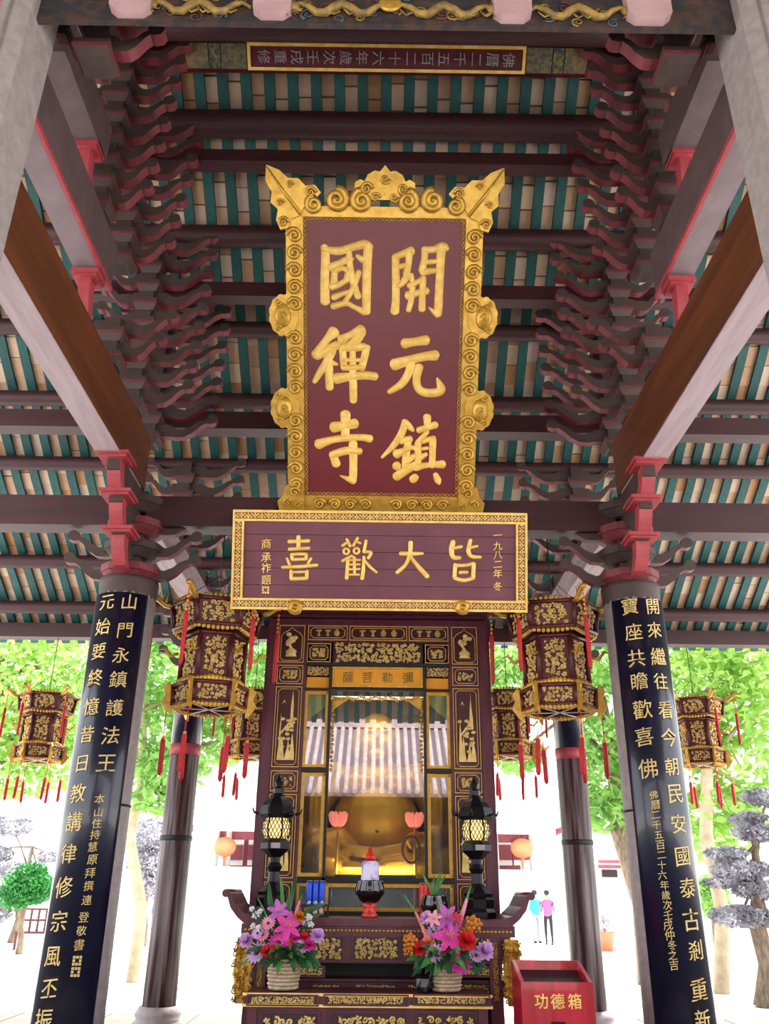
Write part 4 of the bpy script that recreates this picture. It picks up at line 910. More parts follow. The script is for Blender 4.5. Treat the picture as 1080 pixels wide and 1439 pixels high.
for i, (x0, x1) in enumerate(((364, 418), (428, 482), (496, 560), (574, 628), (640, 690))): apanel('drawer', x0, x1, 1317, 1349, 40+i, YA+.01, al, 2.4)
q = MB(); q.span((ul+.16, YA+.35, .7), (ur-.16, YA+.7, ZA(1354))); part('recess_back', q, M_DARK, al)
q = MB(); q.span((ul+.1, YA+.05, ZA(1380)), (ur-.1, YA+.75, ZA(1377))); part('shelf', q, M_CAB, al)
q = MB(); q.span((ul+.12, YA+.1, ZA(1402)), (ur-.12, YA+.7, ZA(1380))); part('lower_case', q, M_CAB, al)
for i, (x0, x1) in enumerate(((365, 415), (436, 480), (497, 558), (572, 620), (636, 688))): apanel('lower_panel', x0, x1, 1383, 1400, 50+i, YA+.09, al, 2.0)
for i, (x0, x1, s_) in enumerate(((415, 455, 1), (640, 690, -1))): apanel('spandrel', x0, x1, 1359, 1371, 60+i, YA+.02, al)
for s_, ux in ((-1, ul), (1, ur)):
    q = MB(); q.span((ux-s_*.2, YA+.0, 0), (ux-s_*.30, YA+.7, za-.05)); part('leg', q, M_CAB, al)
    w, h = .22, ZA(1318)-ZA(1412); m = carve(w, h, 70+s_, 2.0); m.v = [(p[0]*(1.0-.35*abs(p[1]/h)), p[1], p[2]*1.8) for p in m.v]
    m2 = MB(); m2.merge(m); m2.prism([(-.05, -h/2), (.05, -h/2), (.08, 0), (.06, h/2), (-.06, h/2), (-.08, 0)], -.03, .01, axes='xy')
    part('carved_bracket', fa.put(m2, ux-s_*.10, (ZA(1318)+ZA(1412))/2, .03), M_GOLD, al)
    f2 = Fr((0, YA-.005, 0)); m = carve(.05, h*.95, 80+s_, 1.0); part('carved_strip', f2.put(m, ux-s_*.25, (ZA(1318)+ZA(1410))/2, .003), M_GOLD, al)
# lower offering table
YO = 7.95; fo = Fr((0, YO, 0))
def ZO(row): return CAM.z+row_t(row, 524)*YO
ol, orr = fo.hit(342, 1410)[0], fo.hit(690, 1410)[0]; zo = ZO(1398)
ot = thing('offering_table', 'lower maroon offering table with a gilded flower frieze, carrying the flower baskets', 'table', (0, YO, 0))
q = MB(); q.span((ol, YO-.01, ZO(1413)), (orr, YO+.56, zo)); part('table_top', q, M_CAB, ot)
q = MB(); q.span((ol-.01, YO-.02, zo-.012), (orr+.01, YO+.0, zo+.008)); q.span((ol-.01, YO-.02, ZO(1414)-.01), (orr+.01, YO, ZO(1412))); part('gilt_edge', q, M_GOLDL, ot)
apanel('frieze', 348, 446, 1400, 1411, 90, YO-.012, ot, 1.0); apanel('frieze', 456, 572, 1400, 1411, 91, YO-.012, ot, 1.0); apanel('frieze', 582, 686, 1400, 1411, 92, YO-.012, ot, 1.0)
q = MB(); q.span((ol+.05, YO+.02, .0), (orr-.05, YO+.52, ZO(1413))); part('body', q, M_CAB, ot)
for i, (x0, x1) in enumerate(((365, 447), (462, 571), (586, 668))): apanel('carved_panel', x0, x1, 1424, 1500, 95+i, YO+.01, ot, 3.5)
for xx in (ol+.07, orr-.07): q = MB(); q.span((xx-.04, YO+.0, 0), (xx+.04, YO+.06, ZO(1413))); part('leg', q, M_CAB, ot)

# added fill light under the shrine top, to brighten the statue
lt = thing('added_shrine_fill', 'added strip of fill light hidden under the top of the shrine', 'lamp', (cx0, 9.75, ZS(972)-.02))
q = MB(); q.tube([(-.7, 0, 0), (.7, 0, 0)], .018, 8); part('tube', q, mat('added_fill_tube', '#fff0d8', .4, emit=((1, .86, .62, 1), 2.0)), lt, world=False)
_al = bpy.data.lights.new('added_shrine_fill_light', 'AREA'); _al.shape = 'RECTANGLE'; _al.size = 1.4; _al.size_y = .08; _al.energy = 5; _al.color = (1, .86, .62)
_ao = bpy.data.objects.new('added_shrine_fill_light', _al); COL.objects.link(_ao); _ao.parent = lt; _ao.location = (0, 0, -.03); _ao.rotation_euler = (math.radians(18), 0, 0)
lt = thing('added_foot_fill', 'added low fill light at the feet of the golden statue behind the glass', 'lamp', (cx0, 9.58, ZS(1236)))  # second added fill light, brightens the statue's belly from below
q = MB(); q.span((-.42, -.03, 0), (.42, -.015, .045)); q.span((-.42, -.03, 0), (.42, .03, .012)); part('added_fill_housing', q, M_DARK, lt, world=False)
_al = bpy.data.lights.new('added_foot_fill_light', 'AREA'); _al.shape = 'RECTANGLE'; _al.size = .8; _al.size_y = .03; _al.energy = 5; _al.color = (1, .84, .6)
_ao = bpy.data.objects.new('added_foot_fill_light', _al); COL.objects.link(_ao); _ao.parent = lt; _ao.location = (0, .0, .02); _ao.rotation_euler = (math.radians(148), 0, 0)
# ------------------------------------------------------------------ hexagonal palace lanterns
M_LRED = mat('lantern_wood', '#4a0f16', .45, col2='#5a1a20', scale=8)
M_TASS = mat('red_tassel', '#c2202a', .7, col2='#a81822', scale=20)
M_STRING = mat('white_string', '#d8d8d8', .6); M_WIRE = mat('black_wire', '#151515', .5)
M_AMBER = mat('amber_bead', '#d98a2a', .35)
def hexpt(R, k, z): a = math.radians(60*k+30); return Vector((R*math.cos(a), R*math.sin(a), z))
def lantern(label):
    t = thing('palace_lantern', label, 'lantern', (0, 0, 0), 'hanging palace lanterns'); P = lambda n, mb, m, par=None: part(n, mb, m, par or t, world=False)
    tiers = [(.36, .37, .02, .21), (.32, .32, .27, .73), (.43, .47, .80, 1.06)]
    cache = {}
    for ti, (r0, r1, z0, z1) in enumerate(tiers):
        for zz, rr in ((z0, r0), (z1, r1)):
            m = MB()
            for k in range(6): m.tube([hexpt(rr+.012, k, zz), hexpt(rr+.012, k+1, zz)], .022, 6)
            P('rim', m, M_LRED)
        for k in range(6):
            m = MB(); m.tube([hexpt(r0+.005, k, z0), hexpt(r1+.005, k, z1)], .027, 6); P('post', m, M_LRED)
            a, b = hexpt(r0, k, z0), hexpt(r0, k+1, z0); c, d = hexpt(r1, k, z1), hexpt(r1, k+1, z1); mid = (a+b+c+d)/4; U = (a-b).normalized(); V = ((c+d)/2-(a+b)/2); hh = V.length; V = V.normalized(); f = Fr(mid, U, V)
            if f.N.dot(Vector((mid.x, mid.y, 0))) < 0: f = Fr(mid, -U, V)
            w = (a-b).length; q = MB(); q.box((0, 0, -.012), (w, hh, .008)); pn = P('panel', f.put(q), M_LRED)
            key = (ti, k % 2)
            if key not in cache: cache[key] = carve(w*(.68 if ti == 1 else .82), hh*.9, 300+ti*7+k % 2, 1.9)
            P('gilded_carving', f.put(cache[key], 0, 0, -.004), M_GOLDP, pn)
    for z, r, up in ((1.075, .47, 1), (.775, .43, -1), (.24, .35, 1), (.0, .37, -1)):
        for k in range(6):
            a, b = hexpt(r, k, z), hexpt(r, k+1, z); m = MB(); n = 9
            for i in range(n):
                p = a+(b-a)*((i+.5)/n); hgt = .05 if up > 0 else .03; m.ball(p+Vector((0, 0, up*hgt*.4*math.sin(math.pi*(i+.5)/n))), (.026, .026, .02+hgt*.4*math.sin(math.pi*(i+.5)/n)), 6)
            P('fretwork', m, M_GOLD)
    for k in range(6):
        a = math.radians(60*k+30); d = Vector((math.cos(a), math.sin(a), 0)); Z = Vector((0, 0, 1))
        m = MB(); m.tube([d*.47+Z*1.05, d*.55+Z*1.06, d*.62+Z*1.12, d*.69+Z*1.15, d*.74+Z*1.12], [.03, .028, .035, .03, .012], 7)
        for j in range(4): m.tube([d*(.55+.04*j)+Z*1.1, d*(.53+.04*j)+Z*(1.19+.01*j)], [.014, .003], 4)
        P('dragon_head', m, M_GOLD)
        m = MB(); m.prism([(0, .0), (.05, .03), (.11, .12), (.07, .2), (.1, .27), (.05, .33), (0, .3)], -.008, .008, axes='xz'); m.v = [tuple(d*(.375+p[0])+Z*(p[2]-.08)+Vector((-d.y, d.x, 0))*p[1]) for p in m.v]; P('wing', m, M_GOLD)
        m = MB(); m.tube([d*.36+Z*.55, d*.44+Z*.52, d*.50+Z*.60, d*.56+Z*.58], [.02, .02, .018, .006], 6); P('phoenix_head', m, M_GOLD)
        for (R, z, ln, off) in ((.66, 1.08, .78, .03), (.45, -.06, .0, .0)):
            if not ln: continue
            p = d*R+Z*z; e = p+Vector((off*math.sin(k*2.1), off*math.cos(k*1.7), -ln)); m = MB()
            m.tube([p, p+(e-p)*.35], .006, 5); m.tube([p+(e-p)*.3, p+(e-p)*.34, p+(e-p)*.95, e], [.008, .024, .022, .008], 7); tsl = P('tassel', m, M_TASS)
            q = MB()
            for j in range(5): q.ball(p+(e-p)*(.04+.06*j), .016, 6)
            P('bead', q, M_AMBER, tsl)
        p = d*.42+Z*(-.05); e = p+Vector((.03*math.sin(k*1.3), .02, -.62)); m = MB(); m.tube([p, p+(e-p)*.45], .005, 5); m.tube([p+(e-p)*.42, p+(e-p)*.46, p+(e-p)*.95, e], [.008, .026, .026, .01], 7); tsl = P('tassel', m, M_TASS)
        q = MB(); q.ball(p+(e-p)*.42, .022, 6); P('bead', q, M_AMBER, tsl)
    m = MB()
    for k in range(3): m.tube([hexpt(.36, k, -.01), hexpt(.36, k+3, -.012-.002*k)], .006, 4)
    P('cross_strings', m, M_STRING)
    m = MB(); m.tube([(0, 0, 1.05), (0, 0, 1.05+HANG)], .007, 5)
    for k in range(3): m.tube([hexpt(.44, 2*k, 1.08), Vector((0, 0, 1.45))], .004, 4)
    P('hanging_wire', m, M_WIRE); return t
HANG = 1.35
ln = lantern('large gilded palace lantern hanging left of the shrine, beside the horizontal plaque')
p = atY(293, 996, 8.78); ln.location = p; ln.rotation_euler = (0, 0, math.radians(44))
p2 = atY(786, 1000, 8.78); dup(ln, p2, math.radians(17), 'large gilded palace lantern hanging right of the shrine, beside the horizontal plaque')
def eave(px, py, rz, lab, sc=.86): p = atY(px, py, 12.85); return dup(ln, p, math.radians(rz), lab, sc)
eave(352, 1064, 38, 'smaller palace lantern under the rear eave, just left of the shrine')
eave(716, 1064, 22, 'smaller palace lantern under the rear eave, just right of the shrine')
eave(53, 1068, 46, 'palace lantern under the rear eave at the far left')
eave(987, 1075, 8, 'palace lantern under the rear eave at the far right')
# ------------------------------------------------------------------ pagoda lamps on the altar
M_IRON = mat('black_iron', '#17141c', .35, .4); M_GLOW = mat('lamp_glass', '#e0b060', .4, emit=((1, .72, .3, 1), .55))
def pagoda(px, lab):
    Y = 8.95; p = atY(px, 1290, Y); z = za; s = 1.3/1.2; t = thing('altar_lamp', lab, 'lamp', (p.x, Y, z), 'altar lamps'); c = (0, 0, 0)
    def L(nm, pr, n=8, m_=M_IRON): q = MB(); q.lathe([(a*s, b*s) for a, b in pr], c, n, 0, False, a0=math.pi/8); return part(nm, q, m_, t, world=False)
    L('base', [(.16, 0), (.16, .05), (.14, .08), (.15, .15), (.13, .17), (.14, .2), (.08, .25)])
    L('stem', [(.08, .25), (.055, .28), (.05, .36), (.075, .40), (.05, .44), (.055, .48)], 12)
    L('tray', [(.055, .48), (.10, .52), (.14, .55), (.14, .60), (.10, .64)])
    L('globe', [(.105, .64), (.125, .69), (.125, .76), (.105, .81)], 16, M_GLOW)
    q = MB(); n = 22
    for k in range(n):
        for dr in (1, -1):
            pts = []
            for i in range(6):
                f = i/5; a = 2*math.pi*k/n+dr*f*.75; r = (.107+.022*math.sin(math.pi*f))*s; pts.append((r*math.cos(a), r*math.sin(a), (.64+.17*f)*s))
            q.tube(pts, .004, 4, cap=False)
    for k in range(6):
        a = k*math.pi/3; q.tube([(.108*s*math.cos(a), .108*s*math.sin(a), .64*s), (.134*s*math.cos(a), .134*s*math.sin(a), .725*s), (.108*s*math.cos(a), .108*s*math.sin(a), .81*s)], .009, 5)
    part('lattice', q, M_IRON, t, world=False)
    L('roof', [(.14, .81), (.18, .84), (.17, .87), (.15, .92), (.11, .97), (.07, 1.0)])
    L('finial', [(.07, 1.0), (.05, 1.03), (.055, 1.07), (.03, 1.09), (.045, 1.13), (.02, 1.17), (0, 1.21)], 10)
    for k in range(6):
        a = k*math.pi/3+.26; q = MB(); r = .17*s; q.tube([(r*math.cos(a), r*math.sin(a), .85*s), (1.25*r*math.cos(a), 1.25*r*math.sin(a), .86*s), (1.36*r*math.cos(a), 1.36*r*math.sin(a), .9*s)], [.016, .012, .005], 5); part('roof_hook', q, M_IRON, t, world=False)
    q = MB(); q.box((.02, -.155*s, .575*s), (.09, .01, .05)); part('name_tag', q, M_STONE, t, world=False)
pagoda(381, 'black pagoda-shaped lamp with a lattice globe on the left of the altar')
pagoda(672, 'black pagoda-shaped lamp with a lattice globe on the right of the altar')
# ------------------------------------------------------------------ offerings on the altar
def can(px, py, Y, hgt, r, m_, lab, grp, z=None, top=M_STONE):
    p = atY(px, py, Y); z = za if z is None else z; t = thing('drink_can', lab, 'can', (p.x, Y, z), grp)
    q = MB(); q.lathe([(r*.8, 0), (r, .02), (r, hgt-.02), (r*.82, hgt)], (0, 0, 0), 14); part('body', q, m_, t, world=False)
    q = MB(); q.lathe([(r*.82, hgt), (r*.84, hgt+.006), (r*.6, hgt+.002), (0, hgt+.002)], (0, 0, 0), 14); part('lid', q, top, t, world=False); return t
M_BLUE = mat('blue_can', '#1a44c0', .3, .3, col2='#dfe4f2', scale=7, contrast=(.52, .56)); M_REDC = mat('red_can', '#c01a1e', .3, .3, col2='#d94a40', scale=6)
M_PORC = mat('black_porcelain', '#100a0c', .12, coat=.6)
Yo = 8.85
stn = thing('bottle_stand', 'small dark stand with pale flasks under the blue cans', 'stand', (atY(443, 1270, Yo).x, Yo, za))
q = MB(); q.box((0, 0, .10), (.26, .1, .02)); q.box((0, 0, .01), (.26, .1, .02)); part('shelf', q, M_DARK, stn, world=False)
for i in (-1, 1): q = MB(); q.box((i*.12, 0, .055), (.015, .09, .09)); part('leg', q, M_DARK, stn, world=False)
for i in (-1, 0, 1): q = MB(); q.lathe([(.012, .02), (.024, .03), (.024, .065), (.01, .09)], (i*.06, -.0, 0), 10); part('flask', q, mat('pale_flask', '#d9a9a8', .3), stn, world=False)
for i, (px, lab) in enumerate(((434, 'leftmost blue drink can on the altar'), (443, 'middle blue drink can on the altar'), (452, 'rightmost blue drink can on the altar'))): can(px, 1262, Yo, .2, .030, M_BLUE, lab, 'blue cans on the altar', za+.11)
can(594, 1272, 8.9, .3, .035, M_REDC, 'left red can beside the black bowl on the altar', 'red cans on the altar'); can(604, 1272, 8.96, .3, .035, M_REDC, 'right red can behind the black bowl on the altar', 'red cans on the altar')
def bowl(px, lab, s=1.0, base=True):
    p = atY(px, 1280, 8.78); t = thing('altar_bowl', lab, 'bowl', (p.x, 8.78, za), 'black altar bowls'); b0 = .12 if base else 0
    q = MB(); q.lathe([(.06*s, b0), (.10*s, b0+.03), (.14*s, b0+.09), (.145*s, b0+.13), (.12*s, b0+.19), (.125*s, b0+.2), (.11*s, b0+.2), (.10*s, b0+.15), (0, b0+.12)], (0, 0, 0), 24); part('bowl', q, M_PORC, t, world=False)
    if base: q = MB(); q.lathe([(.075, 0), (.075, .03), (.06, .04), (.06, .09), (.07, .125), (0, .125)], (0, 0, 0), 16); part('red_stand', q, M_REDC, t, world=False)
    return p
p = bowl(519, 'black bowl on a red stand in the middle of the altar')
t = thing('offering_packet', 'lilac and white packet with a red cap standing in the middle bowl', 'packet', (p.x, 8.78, za+.27))
q = MB(); q.lathe([(.08, 0), (.085, .02), (.085, .2), (.07, .22)], (0, 0, 0), 10, 0, False); part('body', q, mat('packet_print', '#d8cdea', .5, col2='#8f7ac8', scale=9, contrast=(.45, .6)), t, world=False)
q = MB(); q.lathe([(.05, .22), (.05, .27), (.03, .29), (.02, .34), (0, .35)], (0, 0, 0), 10); part('cap', q, M_REDC, t, world=False)
p = bowl(610, 'black bowl with green sprigs on the right of the altar', .9, False)
M_LEAF = mat('leaf_green', '#3c7a3a', .5, col2='#5b9a4a', scale=9, trans=.25); M_LEAFD = mat('dark_leaf', '#1f4a2a', .45, col2='#2f6338', scale=9, trans=.2)
def blade(pts, w, n=6):
    """a leaf strip along pts with a folded midrib"""
    m = MB(); P = catmull([tuple(a) for a in pts], 3); vs = []; N = len(P)
    for i, q in enumerate(P):
        f = i/(N-1); a = Vector(P[max(0, i-1)]); b = Vector(P[min(N-1, i+1)]); t = (b-a).normalized(); s = t.cross(Vector((0, -1, .3))).normalized(); ww = w*math.sin(math.pi*min(.98, .08+.9*f))**.8
        nrm = s.cross(t); vs += [Vector(q)-s*ww+nrm*ww*.3, Vector(q), Vector(q)+s*ww+nrm*ww*.3]
    fs = []
    for i in range(N-1): fs += [(3*i, 3*i+1, 3*i+4, 3*i+3), (3*i+1, 3*i+2, 3*i+5, 3*i+4)]
    return m.add(vs, fs, 0, True)
rn = random.Random(9); t = thing('green_sprigs', 'green leafy sprigs standing in the right altar bowl', 'plant', (p.x, 8.78, za+.17))
for i in range(9):
    a = rn.uniform(-.9, .9); q = blade([(0, 0, 0), (.06*a, -.02, .1), (.16*a, rn.uniform(-.05, .05), .2+rn.uniform(-.05, .06))], .012); part('leaf', q, M_LEAF, t, world=False)
# ------------------------------------------------------------------ flower baskets
M_WICK = mat('pale_wicker', '#c2ab90', .8, col2='#a58d74', scale=30, bump=.3)
def fcol(n, a, b): return mat(n, a, .6, col2=b, scale=14, trans=.25)
FC = {'mag': fcol('magenta_petal', '#d81f9a', '#e85ab8'), 'pink': fcol('pink_petal', '#ea8aa8', '#f3b0c0'), 'lil': fcol('lilac_petal', '#d09ad8', '#e8c8ee'), 'red': fcol('red_petal', '#d81c30', '#e84a4a'),
      'ora': fcol('orange_petal', '#e08a1c', '#c8761a'), 'pea': fcol('peach_petal', '#f0907a', '#f5ac98'), 'whi': fcol('white_petal', '#e8e6ea', '#f4f2f4'), 'pur': fcol('purple_petal', '#b84ab8', '#d07ad0')}
M_EYE = mat('flower_eye', '#5a1038', .7); M_EYEY = mat('flower_eye_yellow', '#d8b83a', .7)
_fm = {}
def petal(m, a, L, w, lift, curl, mi=0):
    vs = []; n = 4
    for i in range(n+1):
        f = i/n; r = L*f; ww = w*math.sin(math.pi*min(.97, .12+.8*f)); z = lift*f+curl*f*f
        for s in (-1, 0, 1): vs.append((r*math.cos(a)-s*ww*math.sin(a), r*math.sin(a)+s*ww*math.cos(a), z+(abs(s)*.12*w)))
    fs = []
    for i in range(n):
        for k in range(2): fs.append((3*i+k, 3*i+k+3, 3*i+k+4, 3*i+k+1))
    m.add(vs, fs, mi, True)
def flower_mesh(kind, col):
    key = (kind, col)
    if key in _fm: return _fm[key]
    m = MB(); rn = random.Random(hash(kind) % 97 if False else len(kind)*7)
    if kind == 'lily':
        for k in range(6): petal(m, k*math.pi/3, 1.0, .26 if k % 2 else .2, .75, -.55)
        for k in range(5): a = k*1.25; m.tube([(0, 0, .1), (.2*math.cos(a), .2*math.sin(a), .6)], .02, 4, 1)
    elif kind == 'gerbera':
        for k in range(16): petal(m, k*math.pi/8, 1.0, .17, .12, .08)
        for k in range(12): petal(m, k*math.pi/6+.2, .62, .13, .25, .05)
        m.ball((0, 0, .12), (.24, .24, .14), 8, 1)
    elif kind == 'carnation':
        for r_ in range(5):
            for k in range(9): petal(m, k*.698+r_*.4, .95-.12*r_, .3, .18+.22*r_, .12*math.sin(k*2.3+r_))
    else:
        for k in range(14): a = k*2.4; r_ = .18*math.sqrt(k); m.ball((r_*math.cos(a), r_*math.sin(a), .5-r_*r_*.7), (.2, .2, .16), 6)
    _fm[key] = m.mesh('flower', [FC[col], M_EYEY if kind == 'lily' else M_EYE]); return _fm[key]
def basket(px, lab, flowers, spikes, leaves, seed):
    Y = 8.2; p = atY(px, 1396, Y); z = zo+.008; t = thing('flower_basket', lab, 'flower basket', (p.x, Y, z), 'flower baskets'); rn = random.Random(seed)
    rows = 8; bk = None
    q = MB(); q.lathe([(.105, 0), (.12, .1), (.132, .235), (.12, .235), (.1, .02), (0, .02)], (0, 0, 0), 24); bk = part('basket', q, M_WICK, t, world=False)
    for i in range(rows):
        zz = .018+i*.029; R = .108+.028*zz/.235+.004; q = MB(); n = 36
        q.tube([((R+.006*math.sin(6*a*1.5+i*math.pi))*math.cos(a), (R+.006*math.sin(9*a+i*math.pi))*math.sin(a), zz) for a in [2*math.pi*k/n for k in range(n+1)]], .0145, 6, cap=False); part('woven_band', q, M_WICK, bk, world=False)
    def loc(fx, fy, dy): w_ = atY(fx, fy, Y+dy); return Vector((w_.x-p.x, dy, w_.z-z))
    for kind, col, fx, fy, sp in flowers:
        o = link('flower', flower_mesh(kind, col), t); L_ = loc(fx, fy, rn.uniform(-.16, -.04)); o.location = L_; s = sp/F_PX*7.6*(.5 if kind == 'lily' else .62); o.scale = (s,)*3
        d = (Vector((L_.x*1.3, -.9, .55 if kind != 'lily' else .35))).normalized(); o.rotation_euler = (d.to_track_quat('Z', 'Y') @ Euler((0, 0, rn.uniform(0, 6.28))).to_quaternion()).to_euler()
        q = MB(); q.tube([(L_.x*.15, 0, .2), (L_.x*.6, L_.y*.5, .2+(L_.z-.2)*.6), tuple(L_)], .006, 5); part('stem', q, M_LEAFD, t, world=False)
    for col, pts, w in spikes:
        P = [loc(a, b, -.04) for a, b in pts]; q = MB(); q.tube(P, .008, 5); part('stem', q, M_LEAF, t, world=False); C_ = catmull([tuple(v) for v in P], 6)
        for i in range(2, len(C_)):
            f = i/len(C_); m = MB(); m.ball(C_[i], (w*(1.15-f), w*(1.0-f*.8), w*1.5*(1.15-f)), 7); part('bud', m, FC[col] if f < .62 else M_LEAF, t, world=False)
    for col, pts, w in leaves: P = [loc(a, b, rn.uniform(-.08, .06)) for a, b in pts]; part('leaf', blade(P, w), (M_LEAF, M_LEAFD)[col], t, world=False)
    for i in range(46):
        a = rn.uniform(-math.pi, .1); b = Vector((.1*math.cos(a), .1*math.sin(a), .2)); L_ = rn.uniform(.16, .3); up = rn.uniform(-.25, .9); d = Vector((math.cos(a), math.sin(a), up)).normalized(); m_ = b+d*L_*.5+Vector((0, 0, .04)); part('leaf', blade([b, m_, b+d*L_-Vector((0, 0, .03))], rn.uniform(.018, .032)), (M_LEAF, M_LEAFD)[i % 3 > 0], t, world=False)
FL = [('lily', 'mag', 405, 1303, 40), ('lily', 'pur', 392, 1282, 34), ('gerbera', 'mag', 391, 1326, 24), ('carnation', 'mag', 434, 1328, 16), ('gerbera', 'red', 411, 1341, 22), ('carnation', 'red', 387, 1340, 18), ('carnation', 'red', 374, 1338, 14), ('carnation', 'pea', 410, 1327, 15), ('gerbera', 'lil', 361, 1340, 25), ('carnation', 'lil', 347, 1323, 18), ('carnation', 'lil', 445, 1316, 18), ('gerbera', 'pink', 377, 1298, 17), ('carnation', 'ora', 421, 1289, 13),
      ('gerbera', 'lil', 423, 1331, 16), ('carnation', 'red', 427, 1318, 13), ('gerbera', 'pink', 369, 1314, 16), ('gerbera', 'lil', 362, 1312, 14), ('carnation', 'mag', 414, 1319, 12), ('mum', 'whi', 360, 1287, 13), ('mum', 'whi', 356, 1302, 10), ('mum', 'whi', 363, 1304, 9), ('mum', 'whi', 433, 1290, 12), ('mum', 'whi', 436, 1300, 11), ('mum', 'whi', 427, 1298, 9), ('mum', 'whi', 366, 1281, 9), ('mum', 'whi', 354, 1278, 9)]
FR = [('lily', 'mag', 631, 1318, 48), ('lily', 'pur', 627, 1291, 38), ('lily', 'pink', 609, 1292, 24), ('gerbera', 'mag', 645, 1354, 28), ('carnation', 'mag', 641, 1337, 19), ('gerbera', 'red', 626, 1350, 23), ('carnation', 'red', 655, 1324, 24), ('carnation', 'red', 590, 1334, 18), ('mum', 'ora', 577, 1324, 24), ('mum', 'ora', 575, 1336, 18), ('mum', 'ora', 664, 1300, 26), ('mum', 'ora', 655, 1308, 18), ('gerbera', 'lil', 609, 1341, 23), ('carnation', 'lil', 600, 1291, 17), ('gerbera', 'lil', 609, 1311, 17), ('carnation', 'lil', 680, 1338, 22), ('gerbera', 'lil', 668, 1343, 17), ('carnation', 'pea', 601, 1325, 16), ('gerbera', 'whi', 629, 1299, 14), ('mum', 'red', 641, 1290, 16), ('carnation', 'pink', 661, 1322, 12)]
basket(397, 'woven basket of pink lilies and mixed flowers on the left of the offering table', FL, [('pink', [(410, 1300), (418, 1275), (424, 1258)], .022), ('whi', [(380, 1310), (372, 1282), (362, 1262)], .010)],
       [(0, [(396, 1320), (397, 1270), (394, 1232)], .018), (1, [(400, 1310), (408, 1265), (417, 1232)], .022), (1, [(390, 1310), (380, 1270), (378, 1240)], .025), (1, [(420, 1300), (435, 1280), (457, 1270)], .028), (0, [(405, 1300), (404, 1280), (404, 1262)], .02), (1, [(420, 1310), (440, 1290), (452, 1284)], .02), (1, [(380, 1310), (366, 1290), (352, 1272)], .02)], 11)
basket(626, 'woven basket of magenta lilies and orange flowers on the right of the offering table', FR, [('pea', [(600, 1320), (590, 1295), (582, 1280), (568, 1258)], .018), ('pink', [(640, 1310), (649, 1285), (656, 1262), (661, 1245)], .026)],
       [(0, [(617, 1310), (616, 1285), (616, 1270)], .02), (1, [(610, 1350), (590, 1345), (572, 1350)], .025), (1, [(650, 1340), (668, 1330), (676, 1318)], .022), (0, [(600, 1355), (590, 1352), (580, 1362)], .02)], 12)
p = atY(596, 1398, 8.12); t = thing('black_wrapped_bottle', 'bottle wrapped in shiny black plastic beside the right flower basket', 'bottle', (p.x, 8.12, zo+.008))
q = MB(); q.lathe([(.06, 0), (.07, .04), (.06, .1), (.068, .14), (.04, .2), (.02, .24), (.03, .27), (0, .275)], (0, 0, 0), 9, 0, False)
q.v = [(a*(1+.18*math.sin(9*c+5*a*20)), b*(1+.15*math.cos(40*c)), c) for a, b, c in q.v]; part('wrapping', q, mat('black_plastic', '#0a0a0c', .12), t, world=False)
q = MB(); q.tube([(-.03, -.03, .2), (.02, -.05, .22), (.05, -.02, .21)], .008, 5); part('tie', q, M_STRING, t, world=False)
# ------------------------------------------------------------------ donation box
M_BOX = mat('crimson_lacquer', '#c0142f', .25, col2='#98101f', scale=3, stretch=(6, 6, .4), coat=.3)
x0, x1, y0, y1, zf, zb = 1.125, 1.685, 7.45, 7.92, .955, 1.075
t = thing('donation_box', 'crimson open-topped donation box with three gold characters right of the altar', 'donation box', ((x0+x1)/2, (y0+y1)/2, 0)); w = .03
q = MB(); q.span((x0, y0, .03), (x1, y0+w, zf)); part('front_panel', q, M_BOX, t)
q = MB(); q.span((x0, y1-w, .03), (x1, y1, zb)); part('back_panel', q, M_BOX, t)
for xa in (x0, x1-w): q = MB(); q.prism([(y0+w, .03), (y1-w, .03), (y1-w, zb), (y0+w, zf)], xa, xa+w, axes='yz'); part('side_panel', q, M_BOX, t)
q = MB(); q.prism([(y0+w, zf-.085), (y1-w, zb-.085), (y1-w, zb-.07), (y0+w, zf-.07)], x0+w, x1-w, axes='yz'); part('inner_tray', q, mat('dark_slot_tray', '#1a1a24', .4), t)
q = MB(); q.span((x0-.015, y0-.015, 0), (x1+.015, y1+.015, .035)); part('plinth', q, M_BOX, t)
fb = Fr((0, y0, 0))
for ch, px in zip('功德箱', (760, 783, 807)): u, v = fb.hit(px, 1407); part('character', fb.put(glyph_mb(ch, .11, .003, .01, .03), u, v, .003), M_GOLDL, t)
q = MB(); u, v = fb.hit(784, 1440); q.span((u-.05, y0-.02, v-.05), (u+.05, y0, v+.02)); part('lock', q, M_IRON, t)
# ------------------------------------------------------------------ ground
M_PAVE = mat('sunlit_paving', '#d9d5d0', .85, col2='#e8e5e1', scale=.8); M_FLOOR = mat('pavilion_floor', '#5b5550', .5, col2='#6a635d', scale=2)
g = MB(); g.span((-70, -50, -.3), (70, 90, -.12)); struct('ground', g, M_PAVE, 'bright sunlit courtyard paving', None)
fl = MB(); fl.span((-8.5, -2.2, -.13), (8.5, 13.6, -.006)); floor = struct('floor', fl, M_FLOOR, 'stone floor of the pavilion')
me = None
rn = random.Random(2)
for i in range(14):
    for j in range(13):
        q = MB(); q.box((0, 0, 0), (1.17, 1.17, .012)); me = me or q.mesh('flagstone', M_FLOOR); o = link('flagstone', me, floor); o.location = (-7.8+1.2*i, -1.5+1.2*j, -.006)
